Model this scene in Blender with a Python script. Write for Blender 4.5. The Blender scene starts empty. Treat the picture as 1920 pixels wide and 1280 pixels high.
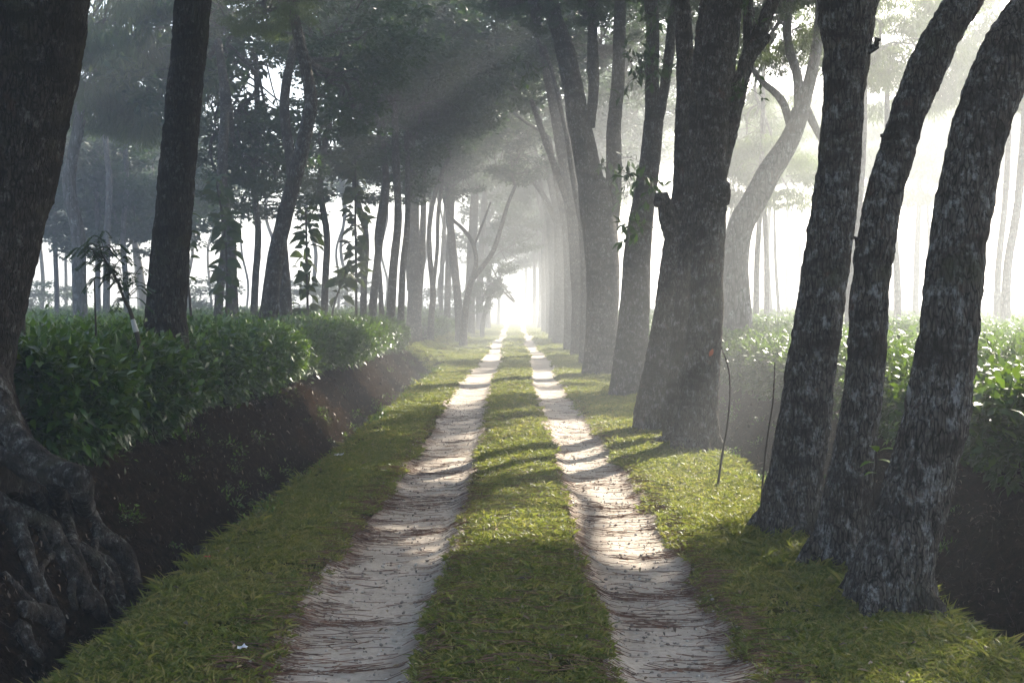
import bpy, math, random
import numpy as np
from mathutils import Vector, Matrix, Euler

# ------------------------------------------------------------------ camera, sky, sun, exposure
scn = bpy.context.scene
COL = scn.collection
R = math.radians
F = 2133.0            # focal length in photo pixels (1920 wide)
VX, HY, EYE = 965.0, 580.0, 1.55

cam_d = bpy.data.cameras.new('camera')
cam_d.lens = 40.0; cam_d.sensor_width = 36.0; cam_d.clip_start = 0.05; cam_d.clip_end = 2000
cam = bpy.data.objects.new('camera', cam_d); COL.objects.link(cam)
cam.location = (0, 0, EYE)
cam.rotation_euler = (R(90) - math.atan(60 / F), 0, 5 / F)
scn.camera = cam

SUN_AZ, SUN_EL = R(37), R(31)          # azimuth to the right of the view direction (+Y)
w = bpy.data.worlds.new('World'); scn.world = w; w.use_nodes = True
nt = w.node_tree; nt.nodes.clear()
sky = nt.nodes.new('ShaderNodeTexSky'); sky.sky_type = 'NISHITA'; sky.sun_disc = False
sky.sun_elevation = SUN_EL; sky.sun_rotation = SUN_AZ
sky.air_density = 1.0; sky.dust_density = 2.8; sky.ozone_density = 1.0
bg = nt.nodes.new('ShaderNodeBackground'); bg.inputs['Strength'].default_value = 0.11
wo = nt.nodes.new('ShaderNodeOutputWorld')
nt.links.new(sky.outputs[0], bg.inputs[0]); nt.links.new(bg.outputs[0], wo.inputs[0])

sun_d = bpy.data.lights.new('sun', 'SUN'); sun_d.energy = 5.0; sun_d.angle = R(0.5); sun_d.color = (1.0, 0.91, 0.78)
sun = bpy.data.objects.new('sun', sun_d); COL.objects.link(sun)
to_sun = Vector((math.sin(SUN_AZ) * math.cos(SUN_EL), math.cos(SUN_AZ) * math.cos(SUN_EL), math.sin(SUN_EL)))
sun.rotation_euler = (-to_sun).to_track_quat('-Z', 'Y').to_euler(); sun.location = (40, 60, 60)

scn.view_settings.view_transform = 'Standard'; scn.view_settings.look = 'None'
scn.view_settings.gamma = 1.0; scn.view_settings.use_curve_mapping = False
scn.view_settings.exposure = 2.38
cy = scn.cycles
cy.max_bounces = 7; cy.diffuse_bounces = 3; cy.glossy_bounces = 2; cy.transmission_bounces = 3
cy.volume_bounces = 0; cy.transparent_max_bounces = 8
cy.use_denoising = True; cy.denoiser = 'OPENIMAGEDENOISE'; cy.denoising_input_passes = 'RGB_ALBEDO_NORMAL'; cy.denoising_prefilter = 'ACCURATE'
cy.sample_clamp_indirect = 6.0; cy.caustics_reflective = False; cy.caustics_refractive = False

HAZE_DENSITY = 0.0095
HAZE_ANISO = 0.35

rng = np.random.default_rng(7)
random.seed(7)

# ------------------------------------------------------------------ helpers: noise, terrain, projection
def _h(ix, iy, iz):
    n = (ix.astype(np.int64) * 374761393 + iy.astype(np.int64) * 668265263 + iz.astype(np.int64) * 2147483647 + 1013904223) & 0xffffffff
    n = ((n ^ (n >> 13)) * 1274126177) & 0xffffffff
    n = ((n ^ (n >> 16)) * 2246822519) & 0xffffffff
    return ((n ^ (n >> 15)) & 0xffffff) / float(0xffffff) * 2 - 1

def vnoise(x, y, z=0.0):
    x, y, z = np.broadcast_arrays(np.asarray(x, float), np.asarray(y, float), np.asarray(z, float))
    fx, fy, fz = np.floor(x), np.floor(y), np.floor(z)
    u, v, t = x - fx, y - fy, z - fz
    u, v, t = u * u * (3 - 2 * u), v * v * (3 - 2 * v), t * t * (3 - 2 * t)
    ix, iy, iz = fx.astype(np.int64), fy.astype(np.int64), fz.astype(np.int64)
    def L(a, b, k): return a + (b - a) * k
    c = lambda a, b, d: _h(ix + a, iy + b, iz + d)
    return L(L(L(c(0,0,0), c(1,0,0), u), L(c(0,1,0), c(1,1,0), u), v),
             L(L(c(0,0,1), c(1,0,1), u), L(c(0,1,1), c(1,1,1), u), v), t)

def fbm(x, y, z=0.0, o=4):
    s, a = 0, 0.5
    for i in range(o):
        k = 2.03 ** i
        s = s + a * vnoise(np.asarray(x) * k + 17.3 * i, np.asarray(y) * k - 9.1 * i, np.asarray(z) * k + 3.7 * i); a *= 0.5
    return s

def sstep(a, b, x):
    t = np.clip((x - a) / (b - a), 0, 1); return t * t * (3 - 2 * t)

PX = np.array([-300, -8, -4.2, -3.35, -3.15, -2.85, -2.55, -2.38, -2.2, -1.98, -1.88, -1.15, -1.02, -0.8, -0.52, -0.38, 0, 0.38, 0.52, 0.75, 0.98, 1.1, 2.15, 2.32, 2.6, 2.85, 3.1, 3.4, 3.8, 8, 300.])
PZ = np.array([.55, .5, .5, .48, .38, .0, -.42, -.5, -.44, -.06, .0, 0.0, -.045, -.06, -.05, .02, .045, .02, -.05, -.06, -.045, .0, -.01, -.08, -.42, -.52, -.42, .0, .22, .3, .35])
PZ2 = PZ.copy(); PZ2[(PX > -4.5) & (PX < -1.9)] = np.array([.42, .36, .28, .16, .08, .05, .03, .01])   # left ditch filled in beyond the hedge

def road_x(Y):
    Y = np.asarray(Y, float)
    return 0.05 * np.sin(Y * 0.21) * sstep(3, 20, Y) + 0.0

def terrain(X, Y):
    X, Y = np.broadcast_arrays(np.asarray(X, float), np.asarray(Y, float))
    far = np.clip(Y / 30, 0, 3)
    u = X - road_x(Y) * np.exp(-np.abs(X) / 6) + 0.07 * fbm(X * .3, Y * .9, 5.5, 3) * np.clip(np.abs(X) - .3, 0, 1) * 1.3
    z = np.interp(u, PX, PZ)
    z2 = np.interp(u, PX, PZ2)
    k = sstep(31, 36, Y)
    z = z * (1 - k) + z2 * k
    # banks and ditches are lumpy, the verges gently so
    slope = sstep(1.9, 2.3, np.abs(u)) * (1 - sstep(3.6, 4.6, np.abs(u)))
    z = z + slope * (0.14 * fbm(X * 2.2, Y * 1.6, 1.0, 4) + 0.07 * fbm(X * 9, Y * 8, 2.0, 4))
    verge = (1 - slope) * (1 - sstep(3.4, 6, np.abs(u)))
    z = z + verge * 0.022 * fbm(X * 2.0, Y * 1.3, 3.0, 3)
    z = z + 0.05 * np.sin(Y * .37 + .6) * sstep(24, 45, Y) * (1 - sstep(4, 9, np.abs(X)))
    z = z + 0.06 * fbm(X * .12, Y * .12, 4.0, 2) * sstep(5, 12, np.abs(X))
    return z

def tz(x, y): return float(terrain(np.array([x]), np.array([y]))[0])

def at(px, py, d):            # a point d metres ahead seen at photo pixel (px, py)
    return np.array([(px - VX) / F * d, d, EYE + (HY - py) / F * d])

def on_ground(px, py, d0=3.5, d1=60):
    d = np.linspace(d0, d1, 4000)
    X = (px - VX) / F * d; Z = EYE + (HY - py) / F * d
    i = np.argmax(Z < terrain(X, d))
    return np.array([X[i], d[i], Z[i]])

# ------------------------------------------------------------------ helpers: meshes and objects
def mesh_np(name, verts, quads=None, tris=None, mats=(), smooth=False, attrs=None, mat_idx=None):
    me = bpy.data.meshes.new(name)
    verts = np.asarray(verts, np.float32).reshape(-1, 3)
    me.vertices.add(len(verts)); me.vertices.foreach_set('co', verts.ravel())
    parts, starts, tot = [], [], 0
    for f, k in ((quads, 4), (tris, 3)):
        if f is not None and len(f):
            f = np.asarray(f, np.int32).reshape(-1, k)
            parts.append(f.ravel()); starts.append(tot + np.arange(len(f)) * k); tot += f.size
    li = np.concatenate(parts); st = np.concatenate(starts).astype(np.int32)
    me.loops.add(len(li)); me.loops.foreach_set('vertex_index', li)
    me.polygons.add(len(st)); me.polygons.foreach_set('loop_start', st)
    if smooth: me.polygons.foreach_set('use_smooth', np.ones(len(st), bool))
    for m in mats: me.materials.append(m)
    if mat_idx is not None: me.polygons.foreach_set('material_index', np.asarray(mat_idx, np.int32))
    me.update(calc_edges=True); me.validate()
    if attrs:
        for an, av in attrs.items():
            a = me.attributes.new(an, 'FLOAT', 'POINT'); a.data.foreach_set('value', np.asarray(av, np.float32))
    return me

def link(name, me, parent=None, loc=None, **props):
    o = bpy.data.objects.new(name, me); COL.objects.link(o)
    if parent is not None: o.parent = parent
    if loc is not None: o.location = loc
    for k, v in props.items(): o[k] = v
    return o

def thing(name, label, cat, loc, group=None):
    o = bpy.data.objects.new(name, None); COL.objects.link(o); o.location = loc
    o.empty_display_size = .2
    o['label'] = label; o['category'] = cat
    if group: o['group'] = group
    return o

class MB:                      # collects pieces of ONE mesh
    def __init__(s): s.v, s.q, s.t, s.qm, s.tm, s.n, s.tone = [], [], [], [], [], 0, []
    def add(s, v, q=None, t=None, m=0, tone=None):
        v = np.asarray(v, float).reshape(-1, 3)
        if q is not None and len(q): q = np.asarray(q) + s.n; s.q.append(q); s.qm.append(np.full(len(q), m))
        if t is not None and len(t): t = np.asarray(t) + s.n; s.t.append(t); s.tm.append(np.full(len(t), m))
        s.v.append(v); s.n += len(v)
        s.tone.append(np.zeros(len(v)) if tone is None else np.asarray(tone))
    def mesh(s, name, mats, smooth=True, off=None):
        v = np.concatenate(s.v)
        if off is not None: v = v - np.asarray(off)
        mi = np.concatenate((s.qm if s.q else []) + (s.tm if s.t else []))
        return mesh_np(name, v, np.concatenate(s.q) if s.q else None, np.concatenate(s.t) if s.t else None,
                       mats, smooth, {'tone': np.concatenate(s.tone)}, mi)

def spline(P, Rr, step):
    P = np.asarray(P, float); Rr = np.asarray(Rr, float)
    if len(P) == 2:
        P = np.array([P[0], (P[0] + P[1]) / 2, P[1]]); Rr = np.array([Rr[0], (Rr[0] + Rr[1]) / 2, Rr[1]])
    E = np.vstack([2 * P[0] - P[1], P, 2 * P[-1] - P[-2]]); ER = np.concatenate([[Rr[0]], Rr, [Rr[-1]]])
    outP, outR = [], []
    for i in range(len(P) - 1):
        n = max(2, int(np.linalg.norm(P[i + 1] - P[i]) / step))
        t = np.linspace(0, 1, n, endpoint=False)[:, None]
        a, b, c, d = E[i], E[i + 1], E[i + 2], E[i + 3]
        outP.append(.5 * (2 * b + (c - a) * t + (2 * a - 5 * b + 4 * c - d) * t ** 2 + (3 * b - a - 3 * c + d) * t ** 3))
        outR.append(ER[i + 1] + (ER[i + 2] - ER[i + 1]) * t[:, 0])
    outP.append(P[-1:]); outR.append(Rr[-1:])
    return np.vstack(outP), np.concatenate(outR)

def tube(P, Rr, n=16, step=.1, rough=0.0, lump=0.0, seed=0.0, cap=True, flute=0.0, flute_h=.6):
    """A tapering tube along a spline; rough = bark relief in metres, lump = larger swellings, flute = root flare at the start."""
    P, Rr = spline(P, Rr, step)
    T = np.gradient(P, axis=0); T /= np.linalg.norm(T, axis=1)[:, None] + 1e-9
    up = np.array([0, -1., 0]) if abs(T[0][1]) < .8 else np.array([1., 0, 0])
    U = np.empty_like(T)
    u = up - T[0] * (up @ T[0]); u /= np.linalg.norm(u)
    for i in range(len(T)):
        u = u - T[i] * (u @ T[i]); u /= np.linalg.norm(u) + 1e-9; U[i] = u
    V = np.cross(T, U)
    th = np.linspace(0, 2 * np.pi, n, endpoint=False)
    ring = U[:, None, :] * np.cos(th)[None, :, None] + V[:, None, :] * np.sin(th)[None, :, None]
    rr = np.repeat(Rr[:, None], n, 1)
    base = P[:, None, :] + ring * rr[:, :, None]
    if lump: rr = rr * (1 + lump * fbm(base[..., 0] * 2.3 + seed, base[..., 1] * 2.3, base[..., 2] * 1.1, 3))
    if flute:
        s = np.concatenate([[0], np.cumsum(np.linalg.norm(np.diff(P, axis=0), axis=1))])
        k = np.exp(-s / flute_h)[:, None]
        rr = rr * (1 + flute * k * (.55 + .6 * np.cos(th * 5 + seed)[None, :] * .5 + .5 * np.cos(th * 3 + seed * 2)[None, :] * .5))
    if rough:
        q = base
        a = vnoise(q[..., 0] * 38 + seed, q[..., 1] * 38, q[..., 2] * 7)
        b = vnoise(q[..., 0] * 75 + seed, q[..., 1] * 75, q[..., 2] * 20)
        c = fbm(q[..., 0] * 12 + seed, q[..., 1] * 12, q[..., 2] * 9, 3)
        rr = rr + rough * (1.1 * (1 - np.abs(a) * 2) * .5 + .35 * b + 1.2 * c)
    v = P[:, None, :] + ring * rr[:, :, None]
    m = len(P); v = v.reshape(-1, 3)
    i = np.arange(m - 1)[:, None] * n; j = np.arange(n)[None, :]; k = (np.arange(n) + 1) % n
    q = np.stack([i + j, i + k[None, :], i + n + k[None, :], i + n + j], -1).reshape(-1, 4)
    t = None
    if cap:
        c0 = m * n
        v = np.vstack([v, P[-1] + T[-1] * Rr[-1] * .35, P[0] - T[0] * Rr[0] * .1])
        t = np.vstack([np.stack([(m - 1) * n + j[0], (m - 1) * n + k, np.full(n, c0)], -1),
                       np.stack([k, j[0], np.full(n, c0 + 1)], -1)])
    return v, q, t

def norm(a): return a / (np.linalg.norm(a, axis=-1, keepdims=True) + 1e-9)

def leaves(pos, dirs, nrm, length, width, fold=.12, flat=False, bend=0.0):
    """Leaves as pointed blades: five points and two folded faces each (four points, one face when flat)."""
    pos = np.asarray(pos); dirs = norm(np.asarray(dirs)); nrm = np.asarray(nrm)
    side = norm(np.cross(dirs, nrm)); nn = np.cross(side, dirs)
    L = np.asarray(length)[:, None]; W = np.asarray(width)[:, None]
    tip = pos + dirs * L - nn * (bend * L)
    mid = pos + dirs * L * .48
    l = mid - side * W * .5 + nn * W * fold; r = mid + side * W * .5 + nn * W * fold
    N = len(pos)
    if flat:
        v = np.stack([pos, r, tip, l], 1).reshape(-1, 3)
        return v, (np.arange(N) * 4)[:, None] + np.arange(4)[None, :], 4
    v = np.stack([pos, r, tip, l, mid], 1).reshape(-1, 3)
    b = (np.arange(N) * 5)[:, None]
    q = np.concatenate([b + np.array([[0, 1, 2, 4]]), b + np.array([[0, 4, 2, 3]])])
    return v, q, 5

def rand_dirs(n, g=rng): return norm(g.normal(size=(n, 3)))

# ------------------------------------------------------------------ materials
def mat(name):
    m = bpy.data.materials.new(name); m.use_nodes = True
    m.node_tree.nodes.clear()
    return m, m.node_tree.nodes, m.node_tree.links

def N(nodes, t, **kw):
    n = nodes.new(t)
    for k, v in kw.items():
        if k in n.inputs: n.inputs[k].default_value = v
        else: setattr(n, k, v)
    return n

def ramp(nodes, links, fac, stops):
    r = nodes.new('ShaderNodeValToRGB'); e = r.color_ramp.elements
    while len(e) < len(stops): e.new(.5)
    for el, (p, c) in zip(e, stops): el.position = p; el.color = (*c, 1) if len(c) == 3 else c
    links.new(fac, r.inputs[0]); return r.outputs[0]

def mixc(nodes, links, fac, a, b, mode='MIX'):
    m = nodes.new('ShaderNodeMix'); m.data_type = 'RGBA'; m.blend_type = mode
    if isinstance(fac, float): m.inputs[0].default_value = fac
    else: links.new(fac, m.inputs[0])
    for s, v in ((6, a), (7, b)):
        if isinstance(v, tuple): m.inputs[s].default_value = (*v, 1)
        else: links.new(v, m.inputs[s])
    return m.outputs[2]

def noise_tex(nodes, links, vec, scale, detail=4, rough=.55, dim='3D'):
    n = nodes.new('ShaderNodeTexNoise'); n.inputs['Scale'].default_value = scale
    n.inputs['Detail'].default_value = detail; n.inputs['Roughness'].default_value = rough
    if vec is not None: links.new(vec, n.inputs['Vector'])
    return n.outputs[0]

def mapping(nodes, links, scale, kind='Object'):
    tc = nodes.new('ShaderNodeTexCoord'); mp = nodes.new('ShaderNodeMapping')
    mp.inputs['Scale'].default_value = scale
    links.new(tc.outputs[kind], mp.inputs[0]); return mp.outputs[0]

def bark_material(name, dark, mid, lichen, amount=.5, vscale=.22, bump=.6, freq=60, crack=1.0):
    m, n, l = mat(name)
    v1 = mapping(n, l, (1, 1, 1)); v2 = mapping(n, l, (1, 1, vscale))
    fine = noise_tex(n, l, v2, freq, 6, .65)
    big = noise_tex(n, l, v1, 3.2, 5, .6)
    patch = noise_tex(n, l, mapping(n, l, (1, 1, .75)), 15, 7, .78)
    vor = n.new('ShaderNodeTexVoronoi'); vor.feature = 'DISTANCE_TO_EDGE'; vor.inputs['Scale'].default_value = freq * .8
    l.new(v2, vor.inputs['Vector'])
    c = ramp(n, l, fine, [(.3, dark), (.62, mid)])
    c = mixc(n, l, ramp(n, l, vor.outputs[0], [(.0, (crack, crack, crack)), (.12, (0, 0, 0))]), c, tuple(x * .45 for x in dark))
    lf = ramp(n, l, patch, [(.60 - amount * .16, (0, 0, 0)), (.66 - amount * .08, (1, 1, 1))])
    g = ramp(n, l, fine, [(.36, (0, 0, 0)), (.55, (1, 1, 1))])
    lf = mixc(n, l, 1.0, lf, g, 'MULTIPLY')
    c = mixc(n, l, lf, c, lichen)
    moss = ramp(n, l, big, [(.56, (0, 0, 0)), (.72, (.75, .75, .75))])
    c = mixc(n, l, moss, c, (.050, .052, .028))
    b = n.new('ShaderNodeBsdfPrincipled'); b.inputs['Roughness'].default_value = .92
    b.inputs['Specular IOR Level'].default_value = .05
    red = ramp(n, l, noise_tex(n, l, mapping(n, l, (1.3, 1.3, 1)), 5.5, 5, .7), [(.60, (0, 0, 0)), (.70, (.6, .6, .6))])
    c = mixc(n, l, red, c, tuple(min(1, x * k) for x, k in zip(mid, (1.0, .62, .5))))
    blotch = ramp(n, l, noise_tex(n, l, mapping(n, l, (.8, .8, 2.2)), 3.0, 5, .65), [(.50, (0, 0, 0)), (.60, (.75, .75, .75))])
    c = mixc(n, l, blotch, c, tuple(x * 1.2 for x in dark))
    l.new(c, b.inputs['Base Color'])
    hgt = n.new('ShaderNodeMath'); hgt.operation = 'ADD'
    vr = n.new('ShaderNodeMath'); vr.operation = 'MINIMUM'; vr.inputs[1].default_value = .16
    l.new(vor.outputs[0], vr.inputs[0])
    vm = n.new('ShaderNodeMath'); vm.operation = 'MULTIPLY'; vm.inputs[1].default_value = 3.2 * crack; l.new(vr.outputs[0], vm.inputs[0])
    l.new(vm.outputs[0], hgt.inputs[0]); l.new(fine, hgt.inputs[1])
    bp = n.new('ShaderNodeBump'); bp.inputs['Strength'].default_value = bump; bp.inputs['Distance'].default_value = .02
    l.new(hgt.outputs[0], bp.inputs['Height']); l.new(bp.outputs[0], b.inputs['Normal'])
    o = n.new('ShaderNodeOutputMaterial'); l.new(b.outputs[0], o.inputs[0])
    return m

def leaf_material(name, c0, c1, c2, trans=.35, rough=.5, spec=.4, tcol=None, vary=.0):
    """Colour runs c0..c2 with each leaf's own tone; some light passes through."""
    m, n, l = mat(name)
    a = n.new('ShaderNodeAttribute'); a.attribute_name = 'tone'
    oi = n.new('ShaderNodeObjectInfo')
    f = n.new('ShaderNodeMath'); f.operation = 'MULTIPLY_ADD'; f.inputs[1].default_value = vary; l.new(oi.outputs['Random'], f.inputs[0])
    f2 = n.new('ShaderNodeMath'); f2.operation = 'ADD'; f2.inputs[1].default_value = -vary / 2; l.new(a.outputs['Fac'], f2.inputs[0]); l.new(f2.outputs[0], f.inputs[2])
    c = ramp(n, l, f.outputs[0], [(0.0, c0), (.55, c1), (1.0, c2)])
    b = n.new('ShaderNodeBsdfPrincipled'); b.inputs['Roughness'].default_value = rough
    b.inputs['Specular IOR Level'].default_value = spec
    l.new(c, b.inputs['Base Color'])
    t = n.new('ShaderNodeBsdfTranslucent')
    tc = mixc(n, l, .6, c, tcol or (.16, .22, .03)); l.new(tc, t.inputs[0])
    mx = n.new('ShaderNodeMixShader'); mx.inputs[0].default_value = trans
    l.new(b.outputs[0], mx.inputs[1]); l.new(t.outputs[0], mx.inputs[2])
    o = n.new('ShaderNodeOutputMaterial'); l.new(mx.outputs[0], o.inputs[0])
    return m

def plain(name, col, rough=.8, spec=.3, var=.0, scale=20):
    m, n, l = mat(name)
    b = n.new('ShaderNodeBsdfPrincipled'); b.inputs['Roughness'].default_value = rough; b.inputs['Specular IOR Level'].default_value = spec
    v = mapping(n, l, (1, 1, 1)); f = noise_tex(n, l, v, scale, 5, .6)
    c = ramp(n, l, f, [(.3, tuple(x * (1 - var) for x in col)), (.7, tuple(min(1, x * (1 + var)) for x in col))])
    l.new(c, b.inputs['Base Color'])
    o = n.new('ShaderNodeOutputMaterial'); l.new(b.outputs[0], o.inputs[0]); return m

M_BARK = bark_material('rough_bark', (.026, .022, .018), (.130, .114, .096), (.27, .275, .27), .58, bump=1.0)
M_BARK_DARK = bark_material('dark_bark', (.012, .010, .008), (.054, .046, .038), (.13, .128, .12), .4, bump=.9)
M_BARK_ROOT = bark_material('root_bark', (.012, .010, .008), (.062, .052, .043), (.20, .202, .19), .6, vscale=.6, bump=1.0, freq=40, crack=.4)
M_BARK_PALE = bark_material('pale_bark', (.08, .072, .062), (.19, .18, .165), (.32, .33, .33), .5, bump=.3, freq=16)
M_BROAD = leaf_material('broad_leaf', (.012, .030, .011), (.024, .055, .018), (.055, .10, .028), .26, .5, .3, (.11, .20, .035))
M_FEATHER = leaf_material('feathery_leaf', (.030, .055, .018), (.055, .095, .030), (.10, .14, .04), .4, .6, .25)
M_TEA = leaf_material('tea_leaf', (.007, .026, .004), (.015, .058, .006), (.11, .21, .020), .28, .40, .45, (.18, .29, .015))
M_TEAK = leaf_material('large_leaf', (.022, .040, .014), (.040, .066, .022), (.075, .10, .035), .28, .6, .3)
M_GRASS = leaf_material('grass_blade', (.038, .066, .008), (.090, .122, .017), (.28, .22, .075), .45, .5, .35, (.29, .325, .05), .5)
M_TWIG = plain('twig', (.055, .045, .035), .9, .2, .3, 30)
M_NEEDLE = plain('fallen_needle', (.15, .083, .056), .85, .2, .6, 9)

def ground_material():
    m, n, l = mat('ground_soil')
    tc = n.new('ShaderNodeTexCoord'); sep = n.new('ShaderNodeSeparateXYZ'); l.new(tc.outputs['Object'], sep.inputs[0])
    v = tc.outputs['Object']
    n1 = noise_tex(n, l, v, 1.7, 6, .6); n2 = noise_tex(n, l, v, 14, 6, .7); n3 = noise_tex(n, l, v, 60, 4, .7)
    soil = ramp(n, l, n2, [(.3, (.005, .0035, .002)), (.48, (.017, .0105, .006)), (.62, (.034, .022, .013)), (.78, (.080, .054, .034))])
    soil = mixc(n, l, ramp(n, l, n1, [(.55, (0, 0, 0)), (.75, (.5, .5, .5))]), soil, (.018, .020, .008))
    turf = ramp(n, l, n2, [(.3, (.040, .042, .014)), (.6, (.075, .078, .026)), (.8, (.13, .11, .055))])
    a = n.new('ShaderNodeAttribute'); a.attribute_name = 'turf'
    c = mixc(n, l, a.outputs['Fac'], soil, turf)
    b = n.new('ShaderNodeBsdfPrincipled'); b.inputs['Roughness'].default_value = 1.0; b.inputs['Specular IOR Level'].default_value = 0.0
    l.new(c, b.inputs['Base Color'])
    ad = n.new('ShaderNodeMath'); ad.operation = 'ADD'; l.new(n2, ad.inputs[0]); l.new(n3, ad.inputs[1])
    bp = n.new('ShaderNodeBump'); bp.inputs['Strength'].default_value = 1.0; bp.inputs['Distance'].default_value = .07
    l.new(ad.outputs[0], bp.inputs['Height']); l.new(bp.outputs[0], b.inputs['Normal'])
    o = n.new('ShaderNodeOutputMaterial'); l.new(b.outputs[0], o.inputs[0]); return m

def sand_material():
    m, n, l = mat('pale_sand')
    tc = n.new('ShaderNodeTexCoord'); v = tc.outputs['Object']
    vs = mapping(n, l, (1.2, 9, 1))
    n1 = noise_tex(n, l, v, 2.3, 6, .6); n2 = noise_tex(n, l, v, 30, 6, .7); n3 = noise_tex(n, l, vs, 2.2, 6, .65); n4 = noise_tex(n, l, v, 140, 3, .6)
    c = ramp(n, l, n1, [(.3, (.40, .345, .28)), (.5, (.48, .415, .34)), (.7, (.53, .46, .38))])
    c = mixc(n, l, ramp(n, l, n2, [(.35, (.6, .6, .6)), (.6, (0, 0, 0))]), c, (.25, .205, .16))
    c = mixc(n, l, ramp(n, l, n3, [(.52, (0, 0, 0)), (.75, (.18, .18, .18))]), c, (.21, .165, .13))
    a = n.new('ShaderNodeAttribute'); a.attribute_name = 'edge'
    c = mixc(n, l, a.outputs['Fac'], c, (.115, .072, .048))
    b = n.new('ShaderNodeBsdfPrincipled'); b.inputs['Roughness'].default_value = .9; b.inputs['Specular IOR Level'].default_value = .2
    l.new(c, b.inputs['Base Color'])
    ad = n.new('ShaderNodeMath'); ad.operation = 'ADD'; l.new(n2, ad.inputs[0]); l.new(n3, ad.inputs[1])
    bp = n.new('ShaderNodeBump'); bp.inputs['Strength'].default_value = .6; bp.inputs['Distance'].default_value = .02
    l.new(ad.outputs[0], bp.inputs['Height']); l.new(bp.outputs[0], b.inputs['Normal'])
    o = n.new('ShaderNodeOutputMaterial'); l.new(b.outputs[0], o.inputs[0]); return m

M_GROUND, M_SAND = ground_material(), sand_material()

# ------------------------------------------------------------------ the ground, one sheet out to the fog
def grid(xs, ys):
    X, Y = np.meshgrid(xs, ys); nx, ny = len(xs), len(ys)
    i = (np.arange(ny - 1)[:, None] * nx + np.arange(nx - 1)[None, :])
    q = np.stack([i, i + 1, i + 1 + nx, i + nx], -1).reshape(-1, 4)
    return X, Y, q

xs = np.concatenate([-np.geomspace(280, 4.6, 40), np.arange(-4.5, 4.51, .04), np.geomspace(4.6, 280, 40)])
ys = [-45, -35, -25, -18, -12, -8, -5, -3, -1, 0.5, 1.6, 2.4, 3.0, 3.4]
while ys[-1] < 380: ys.append(ys[-1] + max(.035, min(20, .0085 * ys[-1] if ys[-1] < 60 else .04 * ys[-1])))
X, Y, q = grid(xs, np.array(ys)); Z = terrain(X, Y)
turf = (sstep(-2.15, -1.95, X + .1 * fbm(X * 3, Y * 3, 9.)) * (1 - sstep(2.15, 2.4, X + .1 * fbm(X * 3, Y * 3, 8.))))
turf = np.maximum(turf, sstep(33, 36, Y) * sstep(-3.6, -3.2, X) * (1 - sstep(-1, 0, X)))
turf = np.maximum(turf, np.maximum(sstep(20, 40, np.abs(X)), sstep(60, 90, Y)) * .8)
turf = turf * (.55 + .45 * sstep(-.3, .2, fbm(X * 2.5, Y * 2.5, 6.)))
g = mesh_np('ground', np.stack([X, Y, Z], -1), q, None, [M_GROUND], True, {'turf': turf.ravel()})
link('ground', g, kind='structure', label='dark soil banks, ditches and verges around the track')

def rut(x0, x1, label):
    v = np.concatenate([np.linspace(0, .14, 9)[:-1], np.linspace(.14, .86, 14), np.linspace(.86, 1, 9)[1:]])
    yy = np.array([y for y in ys if 1.5 < y < 150])
    Vv, Yy = np.meshgrid(v, yy)
    e0 = x0 + .06 * fbm(Yy * 1.1, 3.0 + x0, 1., 4) * 2 + road_x(Yy); e1 = x1 + .06 * fbm(Yy * 1.1, 8.0 + x1, 2., 4) * 2 + road_x(Yy)
    Xx = e0 + (e1 - e0) * Vv
    sink = .05 * (1 - sstep(0, .10, Vv)) + .05 * sstep(.90, 1, Vv)
    Zz = terrain(Xx, Yy) + .010 - sink * .7 + .010 * fbm(Xx * 6, Yy * 6, 3., 3)
    edge = (1 - sstep(.02, .30, Vv + .22 * fbm(Xx * 5, Yy * 2.2, 7., 4))) + sstep(.74, 1.0, Vv + .2 * fbm(Xx * 5, Yy * 2.2, 6., 4))
    edge = .7 * np.clip(edge, 0, 1) * (1 - .5 * sstep(10, 30, Yy))
    nx, ny = len(v), len(yy)
    i = (np.arange(ny - 1)[:, None] * nx + np.arange(nx - 1)[None, :])
    qq = np.stack([i, i + 1, i + 1 + nx, i + nx], -1).reshape(-1, 4)
    me = mesh_np('dirt_track', np.stack([Xx, Yy, Zz], -1), qq, None, [M_SAND], True, {'edge': edge.ravel()})
    link('dirt_track', me, kind='structure', label=label)
rut(-1.18, -.33, 'left sandy wheel rut of the track')
rut(.34, 1.12, 'right sandy wheel rut of the track')

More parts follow.
